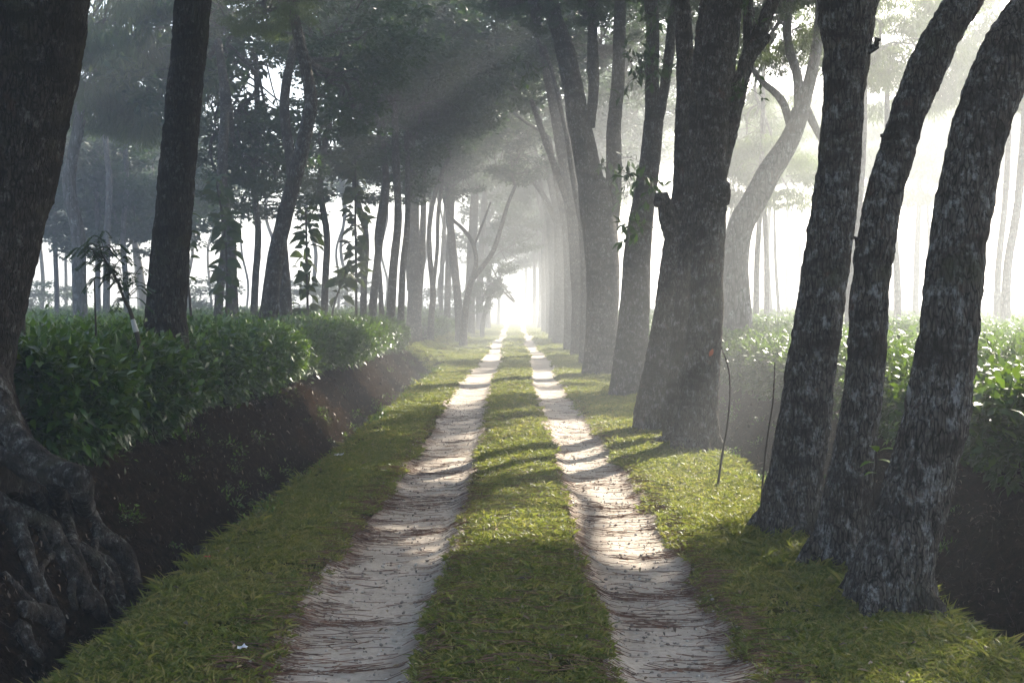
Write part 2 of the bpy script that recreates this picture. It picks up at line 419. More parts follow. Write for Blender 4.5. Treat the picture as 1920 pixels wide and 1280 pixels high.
# ------------------------------------------------------------------ scatter (only for uncountable stuff)
def scatter(name, pts, rot, scl, idx, protos, **props):
    c = bpy.data.collections.new(name + '_sources')
    for i, me in enumerate(protos):
        o = bpy.data.objects.new('%s_source_%02d' % (name, i), me); c.objects.link(o)
    me = bpy.data.meshes.new(name); me.vertices.add(len(pts)); me.vertices.foreach_set('co', np.asarray(pts, np.float32).ravel())
    a = me.attributes.new('rot', 'FLOAT_VECTOR', 'POINT'); a.data.foreach_set('vector', np.asarray(rot, np.float32).ravel())
    a = me.attributes.new('scl', 'FLOAT', 'POINT'); a.data.foreach_set('value', np.asarray(scl, np.float32))
    a = me.attributes.new('idx', 'INT', 'POINT'); a.data.foreach_set('value', np.asarray(idx, np.int32))
    me.update()
    o = link(name, me, **props)
    gt = bpy.data.node_groups.new(name + '_scatter', 'GeometryNodeTree')
    gt.interface.new_socket('Geometry', in_out='INPUT', socket_type='NodeSocketGeometry')
    gt.interface.new_socket('Geometry', in_out='OUTPUT', socket_type='NodeSocketGeometry')
    gn, gl = gt.nodes, gt.links
    gi, go = gn.new('NodeGroupInput'), gn.new('NodeGroupOutput')
    ci = gn.new('GeometryNodeCollectionInfo'); ci.inputs[0].default_value = c
    ci.inputs['Separate Children'].default_value = True; ci.inputs['Reset Children'].default_value = True
    ip = gn.new('GeometryNodeInstanceOnPoints'); ip.inputs['Pick Instance'].default_value = True
    def attr(nm, ty):
        x = gn.new('GeometryNodeInputNamedAttribute'); x.data_type = ty; x.inputs[0].default_value = nm; return x.outputs[0]
    er = gn.new('FunctionNodeEulerToRotation')
    gl.new(attr('rot', 'FLOAT_VECTOR'), er.inputs[0]); gl.new(er.outputs[0], ip.inputs['Rotation'])
    gl.new(attr('scl', 'FLOAT'), ip.inputs['Scale']); gl.new(attr('idx', 'INT'), ip.inputs['Instance Index'])
    gl.new(gi.outputs[0], ip.inputs['Points']); gl.new(ci.outputs[0], ip.inputs['Instance']); gl.new(ip.outputs[0], go.inputs[0])
    md = o.modifiers.new('scatter', 'NODES'); md.node_group = gt
    return o

# ------------------------------------------------------------------ crowns shared between trees
def crown_mesh(name, seed, n_clump, per, leaf, kind):
    """Leaf clumps spread unevenly through a unit ball of 1 m, on twigs; scaled up per tree."""
    g = np.random.default_rng(seed); mb = MB()
    cs = []
    while len(cs) < n_clump:
        p = g.uniform(-1, 1, 3); r = np.linalg.norm(p)
        if .2 < r < .92 and (r > .5 or g.random() < .35) and p[2] > -.75:
            if all(np.linalg.norm(p - c) > .17 for c in cs): cs.append(p)
    cs = np.array(cs)
    for c in cs:
        s = g.uniform(.13, .27)
        n = int(per * (s / .2) ** 2 * g.uniform(.7, 1.3))
        off = rand_dirs(n, g) * (g.random((n, 1)) ** .42) * s * np.array([1, 1, .62])
        off += .25 * s * np.stack([vnoise(off[:, 0] * 14 + i * 9, off[:, 1] * 14, off[:, 2] * 14 + seed) for i in range(3)], 1)
        pos = c + off
        if kind == 'broad':
            d = norm(off * 1.0 + rand_dirs(n, g) * s * 1.2 + np.array([0, 0, -.30 * s]))
            nr = norm(rand_dirs(n, g) * 1.1 + np.array([0, 0, .8]))
            L = leaf * g.uniform(.6, 1.35, n)
            v, q_, k = leaves(pos, d, nr, L, L * g.uniform(.40, .55, n), .12, False, .1)
        else:
            d = norm(off * .5 + rand_dirs(n, g) * s * .6 + np.array([0, 0, -1.2 * s]))
            nr = rand_dirs(n, g)
            L = leaf * g.uniform(.6, 1.5, n)
            v, q_, k = leaves(pos, d, nr, L, L * .17, .0, True)
        tone = np.clip(g.normal(.42, .2, n) + g.normal(0, .12), 0, 1)
        mb.add(v, q_, None, 0, np.repeat(tone, k))
        if g.random() < .55:          # a crooked twig into the clump
            a_ = c * .45 + g.normal(size=3) * .10; m_ = c * .72 + g.normal(size=3) * .07
            tv, tq, tt = tube([a_, m_, c], [.009, .006, .002], 4, .2)
            mb.add(tv, tq, tt, 1)
    return mb.mesh(name, [M_BROAD if kind == 'broad' else M_FEATHER, M_TWIG], False)

CROWNS = {
    'dense': crown_mesh('crown_dense', 10, 78, 200, .064, 'broad'),  # thickest variant, made for the crowns placed to block sun
    'broad0': crown_mesh('crown_broad_a', 11, 54, 200, .064, 'broad'),
    'broad1': crown_mesh('crown_broad_b', 12, 44, 190, .064, 'broad'),
    'broad2': crown_mesh('crown_broad_c', 13, 34, 120, .085, 'broad'),
    'feather0': crown_mesh('crown_feather_a', 14, 85, 420, .070, 'feather'),
    'feather1': crown_mesh('crown_feather_b', 15, 46, 330, .075, 'feather'),
}

def limb(mb, a, b, r0, r1, g, n=8, wob=.12, m=0):
    a, b = np.asarray(a, float), np.asarray(b, float); L = np.linalg.norm(b - a)
    p1 = a + (b - a) * .33 + g.normal(size=3) * L * wob; p2 = a + (b - a) * .68 + g.normal(size=3) * L * wob * .8
    v, q_, t = tube([a, p1, p2, b], [r0, r0 * .8 + r1 * .2, r0 * .4 + r1 * .6, r1], n, .25, 0, .12, float(g.uniform(0, 50)))
    mb.add(v, q_, t, m); return p2

def px_stem(pts, d, lean=0.0):
    """Photo-traced axis (px, py, width px) at depth d; lean moves the top away (+) or nearer (-) in metres per metre of height."""
    P, Rr = [], []
    z0 = at(*pts[0][:2], d)[2]
    for (px, py, wd) in pts:
        p = at(px, py, d); dd = d + lean * max(0, p[2] - z0); p = at(px, py, dd)
        P.append(p); Rr.append(wd * dd / F / 2)
    return P, Rr

def tree(name, label, stems, crowns, group=None, bark=None, near=False, stubs=(), sprigs=(), seed=0, flute=.26, sink=.25, roots=0):
    """stems: lists (P, R) of world axes, the first from the ground; crowns: (centre, radii, variant)."""
    g = np.random.default_rng(1000 + seed)
    P0, R0 = stems[0]
    base = np.array(P0[0], float); gz = tz(base[0], base[1]); 
    root = thing(name, label, 'tree', (base[0], base[1], gz), group)
    off = np.array([base[0], base[1], gz])
    mb = MB()
    for k, (P, Rr) in enumerate(stems):
        P = [np.array(p, float) for p in P]; Rr = list(Rr)
        if k == 0 or P[0][2] < gz + .6:
            b = P[0].copy(); b[2] = min(gz, b[2]) - sink; P = [b] + P; Rr = [Rr[0] * 1.05] + Rr
            fl = flute
        else: fl = 0.0
        if near: v, q_, t = tube(P, Rr, 120, .020, .014, .12, seed * 3.1 + k * 7, True, fl, .45)
        else: v, q_, t = tube(P, Rr, 22, .12, .008, .16, seed * 3.1 + k * 7, True, fl, .6)
        mb.add(v, q_, t, 0)
    for (a, b, r0, r1) in stubs:
        v, q_, t = tube([a, (np.array(a) + np.array(b)) / 2 + g.normal(size=3) * .02, b], [r0, r0 * .75, r1], 14, .03, .01, .25, seed + 3.0)
        mb.add(v, q_, t, 0)
    for k in range(roots):
        a_ = 6.28 * (k + g.uniform(-.25, .25)) / roots; r_ = R0[0]; dr = np.array([math.cos(a_), math.sin(a_), 0])
        p1 = off + dr * r_ * .8 + np.array([0, 0, .14]); L_ = r_ * g.uniform(1.5, 2.4)
        p2 = off + dr * L_ * .75; p2[2] = tz(p2[0], p2[1]) + .015; p3 = off + dr * L_ + g.normal(size=3) * .04; p3[2] = tz(p3[0], p3[1]) - .05
        v, q_, t = tube([p1, p2, p3], [r_ * .32, r_ * .19, .02], 14, .03, .008, .3, seed + k * 2.0); mb.add(v, q_, t, 0)
    tips = [(np.array(P[-1]), Rr[-1]) for P, Rr in stems]
    for (c, rad, var) in crowns:
        c = np.array(c, float); rad = np.array(rad, float) * np.ones(3)
        tp, tr = min(tips, key=lambda s: np.linalg.norm(s[0] - c))
        hub = c + np.array([0, 0, -.25 * rad[2]])
        r0 = min(tr * .9, .14); 
        limb(mb, tp, hub, r0, r0 * .5, g, 8)
        for j in range(6):
            e = c + norm(g.normal(size=3)) * rad * .65
            s = tp + (hub - tp) * g.uniform(.35, 1)
            limb(mb, s, e, r0 * .45, .012, g, 6, .1)
        o = link('crown', CROWNS[var], root, c - off)
        o.scale = rad; o.rotation_euler = (0, 0, g.uniform(0, 6.28))
    me = mb.mesh(name + '_trunk', [bark or M_BARK], True, off)
    link('trunk', me, root)
    for (p, s) in sprigs:
        o = link('sprig', random.choice(SPRIGS), root, np.array(p) - off); o.scale = (s, s, s); o.rotation_euler = (0, 0, g.uniform(0, 6.28))
    return root

def sprig_mesh(seed):
    g = np.random.default_rng(seed); mb = MB(); n = 42
    ax = norm(g.normal(size=(5, 3)) + np.array([0, 0, .1]))
    for a in ax:
        v, q_, t = tube([np.zeros(3), a * .5 + g.normal(size=3) * .05, a + np.array([0, 0, -.25])], [.012, .008, .004], 4, .2); mb.add(v, q_, t, 1)
    k = g.integers(0, 5, n); tt = g.uniform(.3, 1, n)[:, None]
    pos = ax[k] * tt + np.array([0, 0, -.25]) * tt ** 2
    d = norm(ax[k] * .5 + rand_dirs(n, g) + np.array([0, 0, -.35])); nr = norm(rand_dirs(n, g) * .6 + np.array([0, 0, 1]))
    L = g.uniform(.28, .5, n); v, q_, kk = leaves(pos, d, nr, L, L * .36, .12, False, .15)
    mb.add(v, q_, None, 0, np.repeat(np.clip(g.normal(.7, .2, n), 0, 1), kk))
    return mb.mesh('sprig', [M_BROAD, M_TWIG], False)
SPRIGS = [sprig_mesh(s) for s in (1, 2, 3)]

# ------------------------------------------------------------------ right row of trees along the track
S = px_stem
# the three leaning trunks nearest the camera
tree('leaning_tree', 'rightmost thick leaning trunk, nearest of the three by the right ditch',
     [S([(1672,1125,146),(1698,1000,128),(1725,900,120),(1750,800,118),(1766,700,109),(1779,600,107),(1787,500,104),(1800,400,101),(1818,300,96),(1845,200,97),(1890,95,100),(1955,0,104),(2060,-140,96),(2160,-320,84)], 6.0)],
     [((4.6, 8.0, 7.6), (3.4, 3.4, 2.8), 'dense')], near=True, roots=5, seed=1,
     stubs=[(at(1648,1130,6.0), at(1615,1165,5.85), .09, .03), (at(1715,1120,5.95), at(1790,1190,5.75), .085, .035), (at(1780,1180,5.76), at(1835,1240,5.6), .04, .015)])
tree('leaning_tree', 'slender middle trunk of the three leaning trunks by the right ditch',
     [S([(1573,1055,104),(1588,950,88),(1603,850,76),(1615,750,71),(1626,650,69),(1629,550,68),(1641,450,70),(1659,350,64),(1687,250,63),(1724,150,68),(1772,50,64),(1830,-40,66),(1920,-200,60)], 6.96)],
     [((5.6, 12.0, 8.2), (3.2, 3.2, 2.6), 'dense')], near=True, roots=5, seed=2,
     stubs=[(at(1606,462,6.9), at(1594,448,6.85), .012, .004), (at(1700,275,6.95), at(1716,262,6.9), .02, .01), (at(1660,270,6.95), at(1647,257,6.9), .018, .006)])
tree('leaning_tree', 'dark left trunk of the three leaning trunks, forking at the top with a broken stub',
     [S([(1482,1000,104),(1493,900,92),(1509,800,91),(1521,700,87),(1534,600,87),(1547,500,85),(1561,400,83),(1570,300,76),(1576,200,73),(1584,100,82),(1582,40,100),(1560,-60,76),(1530,-200,66)], 7.87),
      S([(1585,70,84),(1612,0,66),(1650,-90,60),(1690,-230,54)], 7.9)],
     [((2.4, 9.4, 8.2), (3.0, 3.0, 2.6), 'broad0'), ((4.4, 13.0, 9.2), (3.0, 3.2, 2.4), 'dense')], near=True, roots=5, seed=3,
     stubs=[(at(1618,92,7.85), at(1640,90,7.75), .035, .02), (at(1638,92,7.75), at(1645,80,7.7), .016, .004)])
# the fused cluster
tree('cluster_tree', 'front trunk of the fused dark cluster, with broken burl on its right side',
     [S([(1303,838,84),(1310,760,70),(1314,700,66),(1323,600,62),(1327,500,58),(1330,400,60),(1332,300,54),(1336,200,58),(1347,100,62),(1354,30,62),(1356,-60,66),(1350,-180,54)], 12.8),
      S([(1342,340,30),(1362,260,32),(1378,190,30),(1398,115,28),(1425,55,24),(1452,-10,22),(1480,-90,18)], 12.9),
      S([(1382,180,18),(1400,110,20),(1400,40,20),(1395,-40,18)], 12.95)],
     [((3.2, 14.5, 9.4), (3.2, 3.2, 2.8), 'dense'), ((5.6, 14.8, 8.8), (2.8, 2.8, 2.2), 'dense')], near=True, flute=.12, roots=5, seed=4,
     stubs=[(at(1345,372,12.6), at(1360,345,12.45), .13, .05), (at(1392,130,12.9), at(1440,72,12.7), .07, .035)],
     sprigs=[(at(1405,170,12.7), .22), (at(1395,30,12.7), .25)])
tree('cluster_tree', 'rear trunk of the fused dark cluster, with a stub on its left side',
     [S([(1230,775,78),(1241,690,66),(1252,600,56),(1262,500,46),(1270,420,42),(1278,350,34),(1281,250,32),(1283,160,32),(1280,60,30),(1266,-60,28)], 14.8),
      S([(1264,800,42),(1276,650,36),(1286,500,30),(1294,350,24),(1300,240,20),(1306,140,20),(1316,40,20),(1330,-60,18)], 13.8)],
     [((1.6, 16.0, 9.6), (3.2, 3.2, 2.6), 'broad0')], near=True, flute=.12, seed=5,
     stubs=[(at(1266,440,14.8), at(1240,365,14.6), .15, .07), (at(1238,368,14.5), at(1230,385,14.4), .08, .03)],
     sprigs=[(at(1220,430,15.4), .45), (at(1222,330,15.5), .4)])
tree('row_tree', 'straight forked trunk just behind the fused cluster',
     [S([(1176,738,64),(1184,650,58),(1188,600,56),(1192,520,53),(1197,450,50),(1208,370,42),(1218,300,38),(1224,230,36)], 20.7),
      S([(1224,240,32),(1220,150,26),(1222,60,24),(1214,-40,26),(1200,-120,22)], 20.7),
      S([(1226,240,26),(1240,190,20),(1252,110,18),(1262,20,17),(1290,-80,20)], 20.7)],
     [((2.2, 21.5, 10.2), (3.2, 3.4, 3.0), 'broad1'), ((5.4, 24.5, 10.4), (3.0, 3.2, 2.2), 'dense')], seed=6,
     sprigs=[(at(1245,40,20), .5), (at(1200,140,19.8), .55), (at(1235,110,20), .5), (at(1180,120,20), .4), (at(1180,330,20), .4)])
tree('row_tree', 'stout trunk dividing into two thick limbs left of the straight forked trunk',
     [S([(1126,702,62),(1128,620,58),(1130,550,60),(1128,470,66),(1120,400,68),(1108,340,54)], 27.5),
      S([(1108,350,50),(1092,270,44),(1078,190,40),(1062,110,36),(1040,40,30),(1020,-40,26)], 27.5),
      S([(1140,430,40),(1150,340,30),(1150,240,26),(1158,150,24),(1160,40,22),(1165,-60,18)], 27.6),
      S([(1104,240,22),(1112,170,20),(1110,90,20),(1112,-20,18)], 27.4)],
     [((.4, 29.0, 11.2), (3.6, 3.6, 3.0), 'broad0'), ((3.6, 29.0, 11.2), (3.4, 3.4, 2.6), 'broad1'), ((5.6, 33.6, 11.2), (3.2, 3.4, 2.4), 'broad0'), (at(938, 8, 26.5), (.62, .6, .42), 'broad2'), (at(1004, 38, 27), (.55, .6, .5), 'broad2'), (at(1098, 24, 27.2), (.7, .7, .5), 'broad2')], seed=7,  # rearmost field-side crown added to block sun over the lane
     sprigs=[(at(1160,300,27), .6), (at(1175,370,27), .5), (at(990,120,26.5), .5)])
tree('row_tree', 'greyish fluted trunk with limbs fanning left, behind the two-limbed trunk',
     [S([(1092,668,40),(1092,560,42),(1088,460,44),(1078,380,40)], 38),
      S([(1078,390,30),(1058,300,24),(1040,210,20),(1022,120,17),(1005,30,15)], 38),
      S([(1084,400,26),(1076,290,20),(1068,200,17),(1066,90,14)], 38),
      S([(1074,400,18),(1046,330,14),(1020,260,11),(996,190,9)], 38)],
     [((-.6, 40, 11.0), (3.8, 4.0, 3.2), 'broad1'), ((3.4, 40, 11.4), (3.4, 3.6, 2.6), 'broad0'), ((6.0, 45.5, 11.4), (3.6, 3.6, 2.6), 'broad1')], seed=8)  # outermost field-side crown added to keep sun off the lane's air
tree('row_tree', 'pale misty broad trunk at the left end of the right row',
     [S([(1056,645,40),(1056,560,36),(1058,480,36),(1056,410,34)], 51),
      S([(1052,420,22),(1034,340,16),(1020,260,13),(1000,190,10)], 51),
      S([(1058,420,24),(1050,310,18),(1046,200,15)], 51),
      S([(1050,430,14),(1020,370,10),(985,320,8)], 51)],
     [((-1.2, 53, 10.6), (4.2, 4.2, 3.6), 'broad0'), ((2.6, 53, 11.6), (3.6, 3.6, 2.8), 'broad1'), ((6.0, 57, 11.6), (3.8, 3.8, 2.6), 'broad0')], seed=9)  # crown farthest over the field added as a sun block
tree('row_tree', 'faint slim trunk beyond the right row, beside the glowing end of the track',
     [S([(1024,618,18),(1022,520,15),(1022,440,13)], 78)],
     [((2.0, 78, 9.6), (3.6, 3.8, 3.4), 'broad1')], seed=10)
tree('row_tree', 'faintest thin trunk standing at the glowing end of the track',
     [S([(1003,600,9),(1002,520,8),(1004,450,7)], 104)],
     [((1.6, 104, 8.6), (3.8, 4, 4.0), 'broad2')], seed=11)

for i, (px, by, d, wd, lab, cr) in enumerate([  # dense crowns on the farther ones added to block sun near the track end
    (1103, 684, 32.5, 32, 'slim grey trunk squeezed between the two-limbed and fluted trunks', [((1.2, 35.0, 12.4), (2.0, 2.0, 1.5), 'broad2')]),
    (1070, 655, 44.5, 26, 'slim grey trunk squeezed between the fluted and pale misty trunks', [((.6, 48.0, 12.6), (2.2, 2.2, 1.6), 'broad2')]),
    (1040, 634, 61, 22, 'misty trunk touching the left side of the pale misty broad trunk', [((.4, 62.0, 11.4), (2.4, 2.4, 2.0), 'broad2'), ((5.6, 64.0, 10.8), (3.4, 3.4, 2.6), 'dense')]),
    (1031, 626, 70, 16, 'misty slim trunk left of the right row, before the faint slim trunk', [((4.6, 73.0, 10.4), (3.8, 3.8, 2.8), 'dense'), ((.6, 72.0, 10.4), (3.4, 3.4, 2.6), 'broad0')]),
    (1015, 612, 98, 11, 'ghostly trunk behind the faint slim trunk by the track end', [((4.6, 90.0, 10.0), (4.2, 5.0, 3.0), 'dense'), ((4.8, 106.0, 10.0), (4.2, 5.0, 3.0), 'dense')])]):
    tree('row_tree', lab, [S([(px, by, wd), (px, 560, wd * .9), (px - 3, 470, wd * .85), (px - 12, 380, wd * .7)], d), S([(px - 4, 460, wd * .55), (px + 6, 360, wd * .45), (px + 4, 260, wd * .35)], d), S([(px - 5, 450, wd * .45), (px - 26, 350, wd * .35), (px - 40, 260, wd * .28)], d)], cr, seed=240 + i)
# unseen trees added outside the picture to shade the track and near air
def offstage(label, x, y, h, crowns, seed, r=.2):
    tree('added_shade_tree', label, [([(x, y, tz(x, y)), (x + .1, y + .1, h * .5), (x + .3, y, h)], [r, r * .85, r * .6])], crowns, 'shade trees added outside the frame', seed=seed)
offstage('unseen shade tree added in the right tea field beyond the right picture edge', 7.2, 11.5, 6.0, [((6.2, 12.5, 8.0), (3.0, 3.4, 2.0), 'dense'), ((5.2, 15.9, 8.7), (2.7, 2.6, 1.9), 'dense'), ((7.7, 16.6, 8.3), (1.3, 1.2, 1.0), 'dense'), ((8.2, 14.4, 7.4), (2.4, 2.4, 1.9), 'dense')], 201)
offstage('unseen shade tree added farther along the right tea field beyond the right picture edge', 9.4, 17.5, 7.0, [((6.6, 22.0, 10.0), (3.0, 3.4, 2.0), 'dense')], 202)
offstage('unseen shade tree added behind the viewpoint, continuing the right row', 2.4, -1.5, 6.0, [((3.0, -1.0, 8.6), (3.8, 3.8, 2.6), 'dense'), ((4.6, 4.0, 8.8), (3.2, 3.4, 2.2), 'dense')], 203)
offstage('unseen shade tree added behind the viewpoint, continuing the left row', -3.2, -2.0, 6.0, [((-2.8, -1.0, 8.4), (3.8, 3.8, 2.6), 'dense')], 204)

for i, (px, d, wd, cx, cy_, lab) in enumerate([(914, 88, 11, 935, 430, 'ghostly trunk closing in on the far left of the track end'), (1012, 92, 8, 985, 400, 'ghostly thin trunk just right of the track end'), (934, 112, 7, 945, 470, 'palest thin trunk left of the glowing track end'), (984, 126, 7, 972, 450, 'palest trunk in the middle of the glowing track end')]):
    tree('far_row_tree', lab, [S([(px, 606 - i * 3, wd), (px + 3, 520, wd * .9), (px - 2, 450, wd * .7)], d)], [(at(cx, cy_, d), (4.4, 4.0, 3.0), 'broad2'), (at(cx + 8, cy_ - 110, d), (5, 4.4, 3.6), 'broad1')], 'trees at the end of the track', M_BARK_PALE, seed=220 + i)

# ------------------------------------------------------------------ left side: near trees
root_tree = tree('root_tree', 'huge dark leaning trunk at left edge with gnarled exposed roots down the bank',
     [([at(-108,870,7.25), at(-112,780,7.25), at(-112,700,7.25), at(-95,600,7.25), at(-70,500,7.25), at(-45,400,7.25), at(-20,300,7.25), at(2,200,7.25), at(26,100,7.25), at(40,0,7.25), at(60,-140,7.25), at(90,-330,7.3)],
       [.52, .44, .41, .42, .42, .42, .42, .42, .42, .43, .42, .36])],
     [((-3.6, 8.0, 7.2), (3.6, 3.6, 2.6), 'dense'), ((-6.0, 5.2, 7.4), (3.2, 3.2, 2.4), 'broad1'), ((-1.6, 5.0, 7.8), (2.8, 2.8, 2.0), 'broad0')], bark=M_BARK_DARK, near=True, seed=21, flute=.25)
off = np.array(root_tree.location)
def groot(pts, lift=.5):
    P, Rr = [], []
    for (px, py, wd) in pts:
        if py < 935 and px < 165: p = at(px, py, 7.15 - (py - 780) / 155 * .35)
        else: p = on_ground(px, py, 3.5, 9.0)
        r = wd * p[1] / F / 2 * .84
        P.append(p + np.array([.25, -.6, .5]) * r * lift * 2); Rr.append(r)
    return P, Rr
for k, pts in enumerate([
    [(-30,700,80),(-8,770,76),(24,828,58),(66,870,50),(112,893,46),(146,914,48),(154,960,34)],
    [(-60,880,70),(0,862,44),(60,892,40),(125,905,42),(150,915,36)],
    [(100,900,40),(108,945,36),(124,1000,34),(132,1040,32),(152,1095,28),(172,1140,20)],
    [(-40,940,60),(5,962,42),(22,985,44),(42,1040,36),(62,1100,27),(76,1150,18)],
    [(-20,960,50),(40,975,48),(82,1000,56),(112,1050,54),(142,1098,48),(160,1150,30)],
    [(150,930,40),(160,965,34),(185,1010,36),(220,1042,34),(244,1090,30),(252,1140,18)],
    [(140,1030,26),(165,1050,34),(195,1085,32),(206,1130,26),(232,1162,14)],
    [(166,1040,16),(198,1060,20),(216,1100,20),(224,1150,14)],
    [(110,1060,24),(130,1085,22),(128,1120,20),(136,1150,12)],
    [(30,1150,30),(58,1160,44),(92,1172,50),(104,1200,24)],
    [(20,1180,30),(36,1190,30),(44,1215,24),(72,1245,14)],
    [(150,1100,26),(172,1145,38),(190,1170,26),(215,1185,12)],
    [(0,1080,12),(30,1110,11),(60,1140,8)],
    [(60,920,20),(76,960,24),(70,1000,20),(90,1040,12)],
    [(180,1000,14),(172,1040,16),(186,1090,14),(178,1140,10)],
    [(96,1040,12),(70,1075,14),(84,1120,12),(110,1160,8)],
]):
    P, Rr = groot(pts)
    v, q_, t = tube(P, Rr, 32, .022, .010, .5, 40.0 + k * 5)
    mb = MB(); mb.add(v, q_, t); me = mb.mesh('root', [M_BARK_ROOT], True, off)
    link('root', me, root_tree)

tree('hedge_tree', 'dark straight trunk rising from the left tea hedge',
     [S([(310,640,80),(311,590,72),(317,500,70),(327,400,66),(337,300,65),(347,200,63),(358,100,62),(367,0,61),(380,-120,56),(390,-260,50)], 11.4)],
     [((-3.2, 11.0, 8.6), (3.2, 3.2, 2.6), 'feather0'), ((-1.8, 13.6, 9.4), (3.0, 3.0, 2.4), 'broad1')], bark=M_BARK_DARK, near=True, seed=22)
tree('hedge_tree', 'bent dark trunk curving back on itself behind the left tea hedge',
     [S([(496,620,36),(504,585,32),(518,480,30),(540,385,27),(562,305,26),(578,235,24),(585,190,23),(574,125,21),(560,60,19),(548,0,17),(538,-70,15)], 19)],
     [(at(505,20,18.8), (.85, .8, .6), 'feather1'), (at(545,-210,19.5), (2.4, 2.4, 1.8), 'feather0')], bark=M_BARK, seed=23,
     stubs=[(at(516,560,18.9), at(517,588,18.8), .05, .03)])

# ------------------------------------------------------------------ left row beyond the hedge, and trees standing in the left field
def simple_tree(name, label, pts, d, crowns, seed, group=None, bark=None, extra=(), **kw):
    return tree(name, label, [S(pts, d)] + [S(e, d) for e in extra], [(at(*c[:2], c[2]), c[3], c[4]) for c in crowns], group, bark, seed=seed, **kw)

LR = 'trees of the left row'
simple_tree('left_row_tree', 'dark slightly bent trunk at the far end of the left hedge', [(733,620,17),(733,590,16),(738,500,15),(747,410,14),(743,300,13),(741,200,12)], 32, [(690,80,33,(3.2,3.2,2.6),'broad0')], 31, LR)
simple_tree('left_row_tree', 'thin dark trunk right beside the bent trunk at the hedge end', [(751,632,13),(752,590,12),(756,500,12),(764,420,10),(765,330,10),(763,250,9)], 34, [(800,110,36,(3.4,3.2,2.6),'broad1')], 32, LR)
simple_tree('left_row_tree', 'stout grey trunk splitting into close stems on the grassy bank end', [(776,642,30),(777,590,27),(779,540,27),(778,460,20),(776,350,18),(770,240,15)], 42, [(780,60,42,(4.0,3.6,3.2),'broad0'), (880,150,43,(3.4,3.4,2.6),'broad1')], 33, LR,
            extra=([(786,540,14),(792,470,12),(795,380,10),(800,290,9),(825,230,7)],[(770,545,13),(766,450,11),(772,380,9),(760,280,8)]))
simple_tree('left_row_tree', 'slim dark trunk with narrow fork on the bank beside the track', [(807,640,13),(809,590,11),(812,545,11),(806,480,9),(806,420,8),(820,350,8),(845,290,6)], 44, [(865,235,45,(2.6,2.4,1.6),'broad2'), (840,40,47,(3.6,3.4,2.8),'broad1')], 34, LR,
            extra=([(812,540,8),(820,470,7),(822,400,7),(832,330,6)],))
simple_tree('left_row_tree', 'leaning grey trunk just left of the wide forked trunk', [(862,615,17),(858,560,15),(850,480,16),(843,400,14),(840,320,12),(832,240,10)], 50, [(830,160,52,(4.0,3.8,3.0),'broad0')], 35, LR)
simple_tree('forked_tree', 'dark tree forking in a wide Y beside the track', [(868,645,15),(870,610,13),(876,560,12),(886,520,12)], 47, [(960,290,48,(2.4,2.4,1.6),'broad2'), (835,330,48,(2.0,2.0,1.3),'broad2')], 36, None,
            extra=([(886,522,9),(893,490,8),(886,455,8),(868,430,7),(846,408,6),(832,375,5)],[(887,522,10),(905,500,9),(925,470,9),(940,425,8),(952,385,7),(966,350,6)],[(890,460,4),(905,420,4),(920,380,3)]))
for i, (px, d, wd, lab) in enumerate([(838, 58, 13, 'misty trunk behind the slim forked trunk in the left row'), (880, 66, 20, 'pale misty trunk seen through the wide Y fork'), (898, 78, 14, 'palest far trunk right of the wide Y fork'), (826, 70, 9, 'thin misty trunk between the slim and the leaning trunks')]):
    simple_tree('left_row_tree', lab, [(px, 620, wd), (px + 3, 500, wd * .9), (px + 10, 380, wd * .75), (px + 12, 300, wd * .6)], d, [(px + 10, 250 + i * 12, d + 1, (4.2, 4, 3.6), 'broad%d' % (i % 2))], 37 + i, LR)
simple_tree('roadside_bush_tree', 'low leafy misty tree leaning over the far left of the track', [(905,610,8),(915,560,7),(928,530,5)], 62, [(930,525,62,(1.5,1.5,1.3),'broad2'),(905,560,62,(1.3,1.3,1.0),'broad2'),(975,440,70,(2.4,2.4,1.4),'broad2')], 43)

